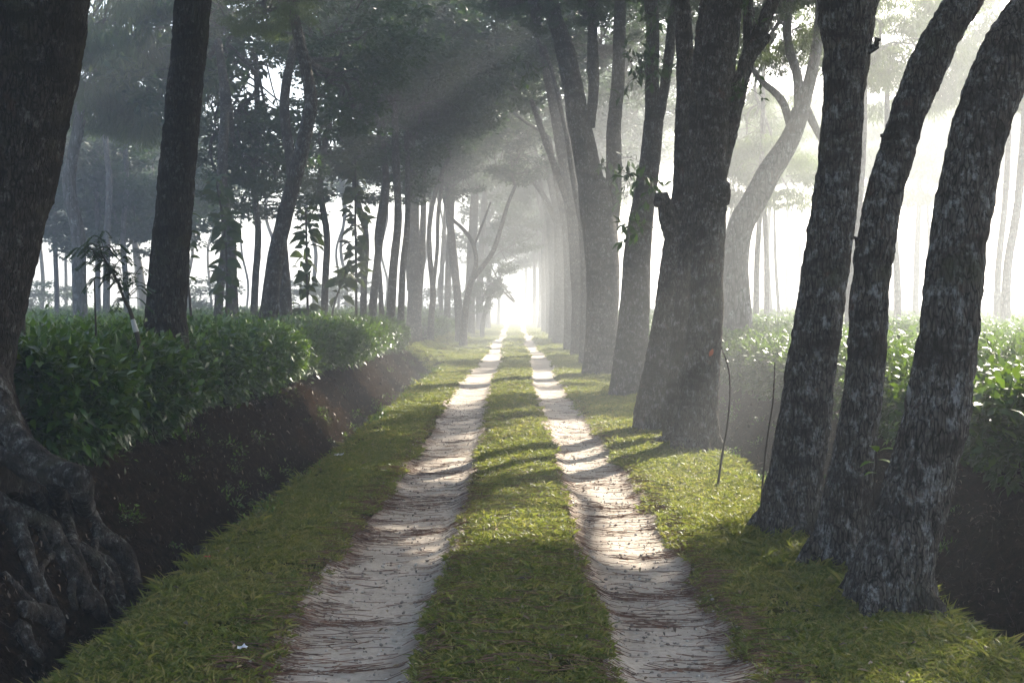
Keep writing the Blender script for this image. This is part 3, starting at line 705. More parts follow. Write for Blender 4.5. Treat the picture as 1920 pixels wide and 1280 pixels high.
LF = 'trees standing in the left tea field'
LB = [ # px, d, width px, top px shift, label, crown spec
 (150, 27, 27, -4, 'thick pale straight trunk left of the dark hedge trunk', [(205, 40, 27, (3.0, 3.0, 3.2), 'feather0'), (250, 170, 29, (2.6, 2.6, 1.6), 'feather1')]),
 (107, 40, 9, 6, 'thin pale trunk between the huge trunk and the thick pale trunk', [(140, 385, 42, (3.8, 3.4, 2.2), 'broad0')]),
 (184, 38, 10, -4, 'slim pale trunk just right of the thick pale trunk', [(225, 400, 40, (3.6, 3.4, 2.0), 'broad1')]),
 (199, 36, 13, 6, 'second slim pale trunk right of the thick pale trunk', [(95, 300, 38, (3.4, 3.4, 2.6), 'broad0')]),
 (238, 37, 11, 2, 'slim grey trunk close to the left of the dark hedge trunk', [(270, 330, 39, (3.4, 3.4, 2.8), 'broad1')]),
 (272, 52, 14, -18, 'faint leaning trunk touching the dark hedge trunk', [(300, 330, 50, (4.0, 4.0, 3.0), 'broad0')]),
 (409, 25, 17, 6, 'grey trunk with leafy shoots right of the dark hedge trunk', [(440, 110, 26, (2.8, 2.8, 2.4), 'broad2'), (415, 330, 26, (1.2, 1.2, .9), 'broad2')]),
 (436, 24, 21, -6, 'stouter grey trunk beside the grey trunk with leafy shoots', [(490, 290, 26, (1.5, 1.5, 1.1), 'broad2'), (445, 20, 27, (2.4, 2.4, 1.4), 'broad2')]),
 (476, 27, 13, 4, 'slim grey trunk left of the bent trunk', [(520, 340, 29, (2.0, 2.0, 1.3), 'broad2')]),
 (536, 22, 24, 8, 'dark trunk standing close behind the bent trunk', [(640, 60, 24, (2.0, 2.0, 1.4), 'broad1'), (665, 190, 25, (1.6, 1.6, 1.0), 'broad2')]),
 (608, 29, 13, 10, 'slim pale trunk midway along the left hedge', [(625, 290, 30, (1.4, 1.4, .8), 'broad2'), (690, 70, 31, (2.6, 2.6, 2.0), 'broad1')]),
 (681, 33, 13, -4, 'left trunk of the pale pair near the hedge end', [(700, 240, 35, (2.6, 2.6, 2.0), 'broad1')]),
 (698, 33.5, 15, 8, 'right trunk of the pale pair near the hedge end', [(720, 330, 36, (2.0, 2.0, 1.2), 'broad2'), (740, 20, 36, (3.4, 3.4, 2.4), 'broad0')]),
 (716, 36, 9, 10, 'thin trunk between the pale pair and the bent dark trunk', [(760, 190, 37, (3.0, 3.0, 2.2), 'broad0')]),
]
for i, (px, d, wd, sh, lab, cr) in enumerate(LB):
    b_ = [float(v) for v in np.random.default_rng(900 + i).normal(0, .5 * wd + 1.5, 3)]
    simple_tree('field_tree', lab, [(px, 600, wd), (px + sh * .2 + b_[0] * .4, 520, wd * .95), (px + sh * .4 + b_[0], 440, wd * .9), (px + sh * .6 + b_[1], 340, wd * .85), (px + sh + b_[2], 200, wd * .75), (px + sh * 1.3 + b_[1], 80, wd * .6)], d, cr, 50 + i, LF, M_BARK_PALE if i < 6 else M_BARK, sink=.8)
for i in range(14):           # the last trees one can make out against the fog on the left
    px = [30, 78, 124, 262, 352, 398, 462, 512, 590, 634, 648, 722, 792, 826][i]; d = float(rng.uniform(58, 85)); wd = float(rng.uniform(4, 8))
    simple_tree('distant_tree', 'faint distant trunk in the left fog ' + ['hugging the right edge of the huge root trunk', 'just right of the pole with the cloth', 'close left of the thick pale trunk', 'left of the faint leaning trunk', 'just right of the dark hedge trunk', 'just left of the grey trunk with leafy shoots', 'left of the slim grey trunk', 'left beside the foot of the bent trunk', 'between bent trunk and slim pale trunk', 'right of the slim pale trunk', 'by the umbrella-shaped sapling', 'left of the bent dark hedge-end trunk', 'left of the slim dark forked trunk', 'right of the slim dark forked trunk'][i], [(px, 590, wd), (px + rng.uniform(-5, 5), 530, wd), (px + rng.uniform(-12, 12), 470, wd * .9), (px + rng.uniform(-16, 16), 400, wd * .8), (px + rng.uniform(-24, 24), 330, wd * .6)], d, [(px, 330 + 22 * (i % 3) if px < 330 else 345 - 14 * (i % 4), d, (4.2, 4, 3.2) if px < 330 else (2.6, 2.6, 1.7), 'broad%d' % (i % 2) if px < 330 else 'broad2')], 70 + i, 'distant trees in the left fog', M_BARK_PALE, sink=.8)

def shrub(label, px, d, rx, rz):
    c = at(px, 590, d); gz = tz(c[0], c[1]); g = np.random.default_rng(int(px)); rt = thing('distant_shrub', label, 'shrub', (c[0], c[1], gz), 'distant shrubs in the left fog')
    o = link('foliage', CROWNS['broad2'], rt, (0, 0, rz * .9)); o.scale = (rx, rx * .8, rz); o.rotation_euler = (0, 0, g.uniform(0, 6))
    mb = MB()
    for k in range(5): limb(mb, (g.uniform(-.1, .1), 0, -.1), (rx * g.uniform(-.5, .5), g.uniform(-.5, .5), rz * 1.1), .05, .015, g, 6)
    link('stem', mb.mesh('stem', [M_TWIG], True), rt)
for a_ in [('misty shrub at the foot of the thin pale trunks on the far left', 90, 52, 2.6, 1.3), ('misty shrub seen just right of the dark hedge trunk', 380, 60, 3.0, 1.5), ('misty shrub seen just right of the bent trunk', 560, 66, 3.2, 1.5), ('misty shrub seen behind the umbrella-shaped sapling', 640, 72, 3.4, 1.7), ('misty shrub seen between the slim forked and leaning trunks', 835, 80, 3.0, 1.6)]: shrub(*a_)

# ------------------------------------------------------------------ trees in the fog over the right tea field
RF = 'misty trees in the right tea field'
tree('misty_tree', 'large pale curving tree in fog between the fused cluster and the leaning trunks',
     [S([(1380,610,60),(1377,500,50),(1386,430,48),(1411,380,45),(1443,320,42),(1478,265,36),(1498,210,32)], 24),
      S([(1497,220,22),(1492,150,18),(1472,70,16),(1482,-30,14)], 24), S([(1499,215,26),(1516,150,22),(1530,70,20),(1538,-40,17)], 24),
      S([(1482,245,16),(1462,190,14),(1425,155,11),(1400,120,9)], 24), S([(1505,200,16),(1540,270,11),(1570,330,9)], 24)],
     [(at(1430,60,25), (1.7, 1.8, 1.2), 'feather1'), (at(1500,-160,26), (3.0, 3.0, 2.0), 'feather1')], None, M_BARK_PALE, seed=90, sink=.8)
RB = [
 (1417, 40, 12, 10, 'faint forked thin tree right of the large curving tree', [(1440, 330, 41, (2.4, 2.4, 1.6), 'feather1')]),
 (1437, 43, 10, -8, 'faint straight thin trunk beside the forked thin tree', [(1400, 250, 44, (2.6, 2.6, 2.0), 'feather1')]),
 (1592, 30, 20, 22, 'pale misty trunk glimpsed between the left and middle leaning trunks', [(1660, 60, 30, (2.2, 2.4, 1.7), 'feather1')]),
 (1682, 38, 14, -22, 'faint trunk between the middle and rightmost leaning trunks', [(1700, 130, 38, (2.2, 2.4, 2.2), 'feather1')]),
 (1716, 52, 12, 6, 'palest trunk between the middle and rightmost leaning trunks', [(1740, 330, 52, (3.4, 3.4, 1.8), 'feather1')]),
 (1868, 36, 13, 18, 'thin left trunk of the misty pair at the right edge', [(1860, 60, 36, (2.4, 2.4, 2.2), 'feather1')]),
 (1884, 33, 18, 30, 'thicker right trunk of the misty pair at the right edge', [(1930, 120, 33, (2.2, 2.4, 1.8), 'feather1')]),
]
for i, (px, d, wd, sh, lab, cr) in enumerate(RB):
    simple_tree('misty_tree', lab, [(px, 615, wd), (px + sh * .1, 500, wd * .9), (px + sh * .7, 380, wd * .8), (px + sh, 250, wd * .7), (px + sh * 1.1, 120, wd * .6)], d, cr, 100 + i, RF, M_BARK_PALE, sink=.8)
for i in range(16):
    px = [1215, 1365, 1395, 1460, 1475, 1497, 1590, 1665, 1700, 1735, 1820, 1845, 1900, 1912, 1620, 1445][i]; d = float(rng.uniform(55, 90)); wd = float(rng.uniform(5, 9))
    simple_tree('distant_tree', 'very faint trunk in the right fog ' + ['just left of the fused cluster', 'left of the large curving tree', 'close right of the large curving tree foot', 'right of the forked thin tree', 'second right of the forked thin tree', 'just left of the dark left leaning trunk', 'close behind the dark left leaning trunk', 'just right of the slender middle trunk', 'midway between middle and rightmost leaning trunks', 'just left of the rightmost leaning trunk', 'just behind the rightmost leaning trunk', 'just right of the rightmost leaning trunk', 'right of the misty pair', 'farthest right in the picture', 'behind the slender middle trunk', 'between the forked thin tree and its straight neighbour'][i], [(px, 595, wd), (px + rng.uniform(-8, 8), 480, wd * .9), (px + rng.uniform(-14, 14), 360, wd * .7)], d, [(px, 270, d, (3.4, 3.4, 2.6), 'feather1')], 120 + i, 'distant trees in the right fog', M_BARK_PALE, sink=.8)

# ------------------------------------------------------------------ tea
def tea_clump(seed, n, flat=False):
    g = np.random.default_rng(seed); mb = MB()
    off = g.normal(size=(n, 3)) * np.array([.13, .13, .055])
    d = norm(np.concatenate([off[:, :2] * 4, np.abs(g.normal(size=(n, 1))) * .75 + .1], 1) + g.normal(size=(n, 3)) * .45)
    nr = norm(g.normal(size=(n, 3)) * .5 + np.array([0, 0, 1.]))
    L = g.uniform(.05, .10, n)
    v, q_, k = leaves(off, d, nr, L, L * .42, .1, flat, .12)
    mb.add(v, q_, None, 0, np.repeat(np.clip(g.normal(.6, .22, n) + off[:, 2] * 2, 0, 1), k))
    return mb.mesh('tea_clump', [M_TEA], False)

def one_leaf():
    L = 1.0; t = np.array([0, .2, .45, .72, 1.0]); wv = np.array([.02, .30, .40, .26, .01]) * .5; z = np.array([0, .05, .06, .01, -.10])
    v = np.concatenate([np.stack([t, -wv, z + wv * .35], 1), np.stack([t, 0 * t, z], 1), np.stack([t, wv, z + wv * .35], 1)])
    q_ = [[i, i + 1, i + 6, i + 5] for i in range(4)] + [[i + 5, i + 6, i + 11, i + 10] for i in range(4)]
    return v, np.array(q_)

def single_leaf_mesh(name, m, tone, k=1.0):
    v, q_ = one_leaf(); v = v * np.array([1, k, 1]); return mesh_np(name, v, q_, None, [m], True, {'tone': np.full(len(v), tone)})
TEA_LEAF = [single_leaf_mesh('tea_leaf_%d' % i, M_TEA, t) for i, t in enumerate((.3, .5, .65, .85))]
TEAK_LEAF = [single_leaf_mesh('large_leaf_%d' % i, M_TEAK, t, 1.45) for i, t in enumerate((.2, .45, .7))]

def put_leaf(parent, me, pos, d, size, off, roll=0.0, g=rng):
    o = link('leaf', me, parent, np.asarray(pos) - off)
    q_ = Vector(d).to_track_quat('X', 'Z'); o.rotation_mode = 'QUATERNION'
    o.rotation_quaternion = q_ @ Euler((roll, 0, 0)).to_quaternion(); o.scale = (size, size, size)
    return o

def hedge(label, x_front, x_back, y0, y1, ztop, zbot, n_leaf, n_part, seed, lsize=.075, name='tea_hedge', bulge=.25, stems=0, flat=False, side=1):
    """A clipped tea hedge: leaf-covered top, front and end faces with an uneven skin. side=+1 faces +X (left of the track), -1 faces -X."""
    g = np.random.default_rng(seed)
    xc, yc = (x_front + x_back) / 2, (y0 + y1) / 2
    rt = thing(name, label, 'hedge', (xc, yc, tz(xc, yc))); off = np.array(rt.location)
    wid = abs(x_front - x_back); ly = y1 - y0; hgt = ztop - zbot
    A = np.array([wid * ly, hgt * ly, wid * hgt, wid * hgt]); A = A / A.sum()
    k = g.choice(4, n_leaf, p=A)
    u, v_ = g.random(n_leaf), g.random(n_leaf)
    x = np.where(k == 0, x_front - side * u * wid, np.where(k == 1, x_front, x_front - side * u * wid))
    y = np.where(k < 2, y0 + v_ * ly, np.where(k == 2, y0, y1))
    z = np.where(k == 0, ztop, zbot + (u if False else g.random(n_leaf) ** .8) * hgt)
    nrm = np.zeros((n_leaf, 3)); nrm[k == 0] = (0, 0, 1); nrm[k == 1] = (side, 0, .25); nrm[k == 2] = (0, -1, .25); nrm[k == 3] = (0, 1, .25)
    # round the shoulders, pull the skirt back, and swell each bush of the row
    hf = (z - zbot) / hgt
    x = np.where(k == 1, x - side * (.30 * sstep(.72, 1., hf) * .8 + (.20 - .30 * fbm(y * 2.2, z * 2.0, seed + .7, 3)) * (1 - sstep(0, .35, hf))), x)
    dist = np.abs(x - x_front)
    z = np.where(k == 0, z - .16 * (1 - sstep(0, .35, dist)), z)
    sw = bulge * (np.abs(np.sin(y * np.pi / 1.15 + .7 * np.sin(y * 1.7))) - .5) + .22 * fbm(y * .8, x * .8, seed + .3, 3)
    x = np.where(k == 1, x + side * sw, x); z = np.where(k == 0, z + .13 * fbm(x * 1.6, y * 1.6, seed + .1, 3) + (g.random(n_leaf) < .12) * np.abs(g.normal(0, .06, n_leaf)) + .25 * sw * (1 - sstep(0, .6, dist)), z)
    pos = np.stack([x, y, z], 1) + nrm * (g.normal(0, .05, n_leaf) - np.abs(g.normal(0, .05, n_leaf)))[:, None] + g.normal(0, .03, (n_leaf, 3))
    d = norm(nrm * .55 + g.normal(size=(n_leaf, 3)) * .6 + np.array([0, 0, .1]))
    low = (hf < .35) & (k != 0); d[low] = norm(d[low] + np.array([0, 0, -.6]))
    nr = norm(nrm * .5 + np.array([0, 0, .8]) + g.normal(size=(n_leaf, 3)) * .45)
    L = lsize * g.uniform(.6, 1.35, n_leaf)
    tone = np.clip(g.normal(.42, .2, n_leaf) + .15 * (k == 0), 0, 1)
    part = np.zeros(n_leaf, bool)
    if n_part:
        vis = pos[:, 1] + np.where(k == 1, 0, .6) + g.uniform(0, 1.6, n_leaf)
        part[np.argsort(vis)[:n_part]] = True
    keep = ~part
    vv, qq, c = leaves(pos[keep], d[keep], nr[keep], L[keep], L[keep] * g.uniform(.42, .54, keep.sum()), .1, flat, .14)
    mb = MB(); mb.add(vv, qq, None, 0, np.repeat(tone[keep], c))
    fo = link('foliage', mb.mesh('foliage', [M_TEA], False, off), rt); fo['kind'] = 'stuff'
    # woody frame inside
    for j in range(stems):
        ys_ = y0 + .3 + (ly - .6) * (j + .5) / stems; xs_ = x_front - side * (.55 + g.uniform(0, .15))
        mb = MB()
        gz = tz(xs_, ys_)
        for b in range(5):
            e = np.array([xs_ + side * g.uniform(-.35, .45), ys_ + g.uniform(-.45, .45), ztop - .25])
            limb(mb, (xs_ + g.uniform(-.04, .04), ys_, gz - .08), e, .032, .010, g, 6, .1)
        link('stem', mb.mesh('stem', [M_TWIG], True, off), rt)
    for i in np.where(part)[0]:
        put_leaf(rt, TEA_LEAF[int(tone[i] * 3.99)], pos[i], d[i], L[i] * 1.15, off, g.uniform(-.6, .6))
    return rt

hedge('near tea hedge block beside the huge root tree, glossy dark leaves', -3.10, -4.9, 7.7, 10.5, 1.24, .46, 32000, 260, 201, .094, stems=4)
hedge('long tea hedge along the left ditch around the dark straight trunk', -3.28, -4.9, 10.9, 23.0, 1.25, .40, 56000, 0, 202, .090, stems=8)
hedge('farther tea hedge stretch ending by the bent dark trunk', -3.20, -4.8, 23.4, 33.0, 1.18, .38, 28000, 0, 203, .10, flat=True)
hedge('low misty tea hedge stub beyond the left bank end', -3.2, -4.8, 47, 60, 1.05, .35, 9000, 0, 204, .12, flat=True)
hedge('nearest tea bush on the right bank, behind the rightmost leaning trunk', 3.62, 5.0, 7.6, 9.6, 1.0, .28, 12000, 160, 205, .095, stems=3, side=-1, name='tea_bush')
hedge('sunlit tea hedge along the right ditch behind the leaning trunks', 3.65, 5.0, 9.9, 19.0, 1.0, .22, 30000, 0, 206, .085, stems=6, side=-1)
hedge('hazy tea hedge along the right ditch behind the fused cluster', 3.7, 5.0, 19.4, 34.0, 1.0, .22, 24000, 0, 207, .09, flat=True, side=-1)

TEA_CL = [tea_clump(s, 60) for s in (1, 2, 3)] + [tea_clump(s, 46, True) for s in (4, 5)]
def tea_field(label, x0, x1, y0, y1, z, n):
    g = np.random.default_rng(int(abs(x0) * 10))
    yy = y0 * (y1 / y0) ** g.random(n * 3); xx = x0 + (x1 - x0) * g.random(n * 3)
    ok = np.abs(xx) < yy * .52 + 4; xx, yy = xx[ok][:n], yy[ok][:n]
    zz = z + .12 * fbm(xx * .9, yy * .9, 3., 3) + .05 * np.sin(xx * 5.2) * (yy < 40)
    s = 1.0 + .035 * np.clip(yy - 8, 0, 60) * g.uniform(.7, 1.2, len(yy))
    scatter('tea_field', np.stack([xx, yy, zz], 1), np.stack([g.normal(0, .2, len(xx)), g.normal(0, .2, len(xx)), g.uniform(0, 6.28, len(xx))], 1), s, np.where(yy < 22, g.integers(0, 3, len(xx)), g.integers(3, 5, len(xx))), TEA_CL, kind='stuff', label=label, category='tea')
tea_field('sunlit tea leaves covering the right field up to the fog', 5.0, 46, 6, 85, .98, 11000)
tea_field('dark green tea leaves covering the field behind the left hedge', -4.8, -40, 6, 80, 1.14, 9000)

# ------------------------------------------------------------------ saplings with large leaves, in the left hedge
def sapling(label, stem, d, tiers, size, seed, lo=.3, name='sapling'):
    g = np.random.default_rng(seed); P, Rr = S(stem, d)
    b = P[0].copy(); b[2] = tz(b[0], b[1])
    rt = thing(name, label, 'sapling', tuple(b)); off = b
    P = [b - np.array([0, 0, .1])] + P; Rr = [Rr[0]] + Rr
    v, q_, t = tube(P, Rr, 8, .12); mb = MB(); mb.add(v, q_, t); link('stem', mb.mesh('stem', [M_TWIG], True, off), rt)
    Q, _ = spline(P, Rr, .03)
    for j in range(tiers):
        f = min(1, max(lo * .9, lo + (1 - lo) * (j + g.uniform(-.9, .9)) / (tiers - 1))); p = Q[int(f * (len(Q) - 1))]; a = g.uniform(0, 6.28)
        p = p + g.normal(size=3) * np.array([.04, .04, .06])
        for kk in range(3 + (j % 2)):
            aa = a + kk * 1.9 + g.uniform(-.6, .6); dr = np.array([math.cos(aa), math.sin(aa), g.uniform(-1.0, .35)])
            put_leaf(rt, TEAK_LEAF[g.integers(0, 3)], p + dr * g.uniform(.03, .3) * size, dr, size * g.uniform(.5, 1.15), off, g.uniform(-1.1, 1.1))
sapling('leafy sapling with large drooping leaves right of the bent trunk', [(577,600,5),(576,500,4),(575,430,4),(574,390,3)], 23, 24, .33, 301)
sapling('tall sapling with dense large leaves before the pale pair of trunks', [(668,610,5),(668,500,5),(667,400,4),(668,300,3)], 29, 34, .40, 302, .40)
sapling('sapling with drooping large leaves before the grey trunks', [(424,600,5),(426,500,4),(420,420,4),(405,330,3)], 21, 30, .30, 303, .4)
sapling('sapling with large leaves right of the dark hedge trunk', [(358,600,5),(352,500,4),(356,420,3),(350,370,3)], 16, 12, .19, 304, .6)
sapling('small umbrella-shaped sapling midway along the left hedge', [(622,600,4),(630,560,3),(646,520,3),(650,500,3)], 26, 10, .36, 305, .75)

# feathery white-footed sapling leaning out of the hedge
def feather_sapling():
    P, Rr = S([(252,612,9),(243,580,7),(232,560,5),(222,530,5),(205,500,4),(192,478,3),(186,455,2)], 9.6)
    b = P[0] + (P[0] - P[1]) * 1.4; P = [b] + P; Rr = [Rr[0]] + Rr
    rt = thing('feathery_sapling', 'leaning feathery sapling with white painted foot in the left hedge', 'sapling', tuple(b)); off = b
    v, q_, t = tube(P, Rr, 10, .05); mb = MB(); mb.add(v, q_, t); link('stem', mb.mesh('stem', [M_TWIG], True, off), rt)
    Q, QR = spline(P, Rr, .05); k = np.linalg.norm(Q - Q[0], axis=1); s = (k > .14) & (k < .40)
    v, q_, t = tube(Q[s], QR[s] * np.linspace(1.15, .8, s.sum()) + .001, 10, .05); mb = MB(); mb.add(v, q_, t); link('painted_foot', mb.mesh('painted_foot', [M_WHITE], True, off), rt)
    g = np.random.default_rng(5)
    for j in range(44):
        p = Q[int(g.uniform(.5, 1) * (len(Q) - 1))] + g.normal(size=3) * .05; a = g.uniform(0, 6.28); L = g.uniform(.10, .30)
        dr = np.array([math.cos(a), math.sin(a) * .7, g.uniform(-.1, .5)]); e = p + dr * L + np.array([0, 0, -.25 * L])
        mb = MB(); m_ = p + dr * L * .55 + np.array([0, 0, .04])
        v, q_, t = tube([p, m_, e], [.004, .003, .0015], 4, .06); mb.add(v, q_, t, 1)
        C, _ = spline([p, m_, e], [1, 1, 1], .012); tg = norm(np.gradient(C, axis=0)); sd = norm(np.cross(tg, np.array([0, 0, 1.])))
        pos = np.vstack([C, C]); dd = np.vstack([sd + tg * .5, -sd + tg * .5]) + np.array([0, 0, -.25]); n = len(pos)
        v, q_, c = leaves(pos, dd, np.tile([0, 0, 1.], (n, 1)) + g.normal(size=(n, 3)) * .3, np.full(n, .055), np.full(n, .017), .05, True)
        mb.add(v, q_, None, 0, np.repeat(np.clip(g.normal(.35, .15, n), 0, 1), c))
        link('frond', mb.mesh('frond', [M_BROAD, M_TWIG], False, off), rt)
M_WHITE = plain('white_paint', (.42, .42, .41), .7, .3, .12, 40)
M_CLOTH = plain('dark_cloth', (.012, .013, .02), .9, .2, .3, 30)
feather_sapling()

def stake(label, pts, d, cloth=False):
    P, Rr = S(pts, d); b = P[0].copy(); b[2] = tz(b[0], b[1]) - .05
    rt = thing('stake', label, 'stake', tuple(b)); off = b
    v, q_, t = tube([b] + P, [Rr[0]] + Rr, 10, .08, 0, .15, d); mb = MB(); mb.add(v, q_, t); link('pole', mb.mesh('pole', [M_TWIG], True, off), rt)
    if cloth:
        mb = MB(); c = at(44, 524, d - .02)
        for e in ((.03, 0, -.08), (.045, -.01, -.05), (-.02, -.01, .05)):
            v, q_, t = tube([c, c + np.array(e) * .6, c + np.array(e)], [.018, .022, .010], 8, .02, 0, .4, e[0] * 90); mb.add(v, q_, t)
        link('cloth_tie', mb.mesh('cloth_tie', [M_CLOTH], True, off), rt)
stake('upright pole with dark cloth tie beside the huge trunk', [(43, 640, 8), (43, 600, 8), (44, 540, 6), (45, 480, 4)], 9.0, True)
stake('thin bare stick standing in the left hedge', [(179, 620, 4), (178, 580, 3), (177, 520, 3)], 9.4)

def wand(label, pts):
    p0 = on_ground(*pts[0][:2]); d = p0[1]; P, Rr = S(pts, d); P[0] = p0 - np.array([0, 0, .04])
    v, q_, t = tube(P, Rr, 8, .04, 0, .2, d); mb = MB(); mb.add(v, q_, t)
    o = link('dry_stalk', mb.mesh('dry_stalk', [M_TWIG], True, p0), None, p0); o['label'] = label; o['category'] = 'stalk'
wand('curved dry stalk on the sunlit verge near the fused cluster', [(1346,912,5),(1354,860,4),(1364,800,4),(1369,740,3),(1366,690,3),(1352,650,2)])
wand('bent dry stalk left of the dark left leaning trunk', [(1428,955,4),(1432,900,4),(1440,820,3),(1450,750,3),(1453,680,2)])

def sprout():
    p = at(1636, 905, 6.6); gz = tz(p[0], p[1]); b = np.array([p[0], p[1], gz])
    rt = thing('seedling', 'small broad-leaved seedling between middle and rightmost leaning trunks', 'seedling', tuple(b))
    v, q_, t = tube([b - np.array([0, 0, .05]), (b + at(1640, 880, 6.6)) / 2, at(1646, 832, 6.6)], [.008, .006, .004], 6, .05); mb = MB(); mb.add(v, q_, t); link('stem', mb.mesh('stem', [M_TWIG], True, b), rt)
    for (px, py, dx, dz, s) in [(1646,848,-.3,.25,.13),(1650,845,1,.1,.12),(1642,868,-1,-.1,.11),(1648,862,.8,-.3,.12),(1645,888,-.9,.0,.09)]:
        put_leaf(rt, single_leaf_mesh('seedling_leaf', M_TEA, .9, 1.1), at(px, py, 6.6), (dx, -.4, dz), s, b)
sprout()

# ------------------------------------------------------------------ grass, needle litter, small litter
def tuft(seed, n, h, spread):
    g = np.random.default_rng(seed); mb = MB()
    a = g.uniform(0, 6.28, n); r = spread * np.sqrt(g.random(n)); b = np.stack([r * np.cos(a), r * np.sin(a), np.full(n, -.012)], 1)
    d = norm(np.stack([g.normal(size=n) * .75, g.normal(size=n) * .75, np.abs(g.normal(.62, .3, n)) + .12], 1)); L = h * g.uniform(.5, 1.4, n)
    side = norm(np.cross(d, g.normal(size=(n, 3)))); W = (g.uniform(.0030, .0062, n))[:, None]
    m1 = b + d * L[:, None] * .55; tip = b + d * L[:, None] * .95 + norm(d * np.array([1, 1, 0]) + 1e-6) * L[:, None] * .32 - np.array([0, 0, .12]) * L[:, None]
    v = np.stack([b - side * W, b + side * W, m1 + side * W * .9, m1 - side * W * .9, tip], 1).reshape(-1, 3)
    k = (np.arange(n) * 5)[:, None]
    tone = np.clip(g.normal(.34, .22, n) + g.normal(0, .06), 0, 1); tone[g.random(n) < .22] = g.uniform(.7, 1)
    mb.add(v, k + np.array([[0, 1, 2, 3]]), k + np.array([[3, 2, 4]]), 0, np.repeat(tone, 5))
    return mb.mesh('tuft', [M_GRASS], False)
def straw_tuft(seed):
    me = tuft(seed, 50, .034, .07); a = me.attributes['tone']; g = np.random.default_rng(seed); n = len(a.data) // 5
    a.data.foreach_set('value', np.repeat(np.clip(g.normal(.85, .18, n), 0, 1), 5).astype(np.float32)); return me
TUFTS = [tuft(i, 56, .036, .065) for i in range(5)] + [tuft(9, 40, .070, .06), tuft(10, 50, .028, .07), straw_tuft(11), straw_tuft(12)]

def on_turf(x, y):
    """Where turf grows: verges and the middle strip, thinning towards the ruts."""
    u = x - road_x(y); j = .06 * fbm(x * 4, y * 2.5, 11., 3) * 2
    wl = .12 * fbm(y * 1.1, 3.0 - 1.10, 1., 4)
    mid = np.abs(u + j * .6) < .40 - .045 * sstep(5, 9, y)
    left = (u < -1.13 + j) & (u > -2.03 + j * .6)
    left = left | ((y > 33) & (u < -1.13 + j) & (u > -3.4))
    right = (u > 1.08 + j) & (u < 2.26 + j)
    return mid | left | right
def grass(n, y0, y1, smin, smax, seed):
    g = np.random.default_rng(seed)
    y = y0 * (y1 / y0) ** g.random(n); x = g.uniform(-3.6, 2.5, n)
    ok = on_turf(x, y); bare = fbm(x * 2.2, y * 1.5, 21., 3)
    ok &= (bare > -.25) | (g.random(n) < .35)
    x, y = x[ok], y[ok]; z = terrain(x, y)
    s = g.uniform(smin, smax, len(x)) * (1 + .35 * fbm(x * 3, y * 3, 14., 2)) * (1 + .012 * np.clip(y - 10, 0, 50))
    return np.stack([x, y, z], 1), np.stack([g.normal(0, .12, len(x)), g.normal(0, .12, len(x)), g.uniform(0, 6.28, len(x))], 1), s, np.where(g.random(len(x)) < .07 + 1.2 * np.clip(fbm(x * 1.3, y * .8, 51., 3), 0, .5), g.integers(7, 9, len(x)), g.choice(7, len(x), p=[.19, .19, .19, .17, .14, .05, .07]))
A = [grass(44000, 3.9, 13, .7, 1.15, 401), grass(24000, 11, 45, .9, 1.5, 402), grass(8000, 40, 110, 1.2, 2.2, 403)]
g = np.random.default_rng(477); FT = []
for (px, py) in [(1672,1125),(1573,1055),(1482,1000),(1303,838),(1228,775),(1268,800),(1176,738),(1126,702)]:
    c = on_ground(px, py); k = 60; a_ = g.uniform(0, 6.28, k); r_ = g.uniform(.17, .46, k); FT.append(np.stack([c[0] + r_ * np.cos(a_), c[1] + r_ * np.sin(a_)], 1))
e_ = np.stack([np.where(g.random(900) < .5, -1.99, 2.2) + g.normal(0, .05, 900), 4 * (9) ** g.random(900)], 1)
FT = np.vstack(FT + [e_]); k = len(FT)
A.append((np.column_stack([FT, terrain(FT[:, 0], FT[:, 1])]), np.stack([g.normal(0, .25, k), g.normal(0, .25, k), g.uniform(0, 6.28, k)], 1), g.uniform(.8, 1.6, k), np.full(k, 5)))
scatter('grass', *[np.concatenate([a[i] for a in A]) for i in range(4)], TUFTS, kind='stuff', label='short green and straw-coloured grass on verges and middle strip', category='grass')

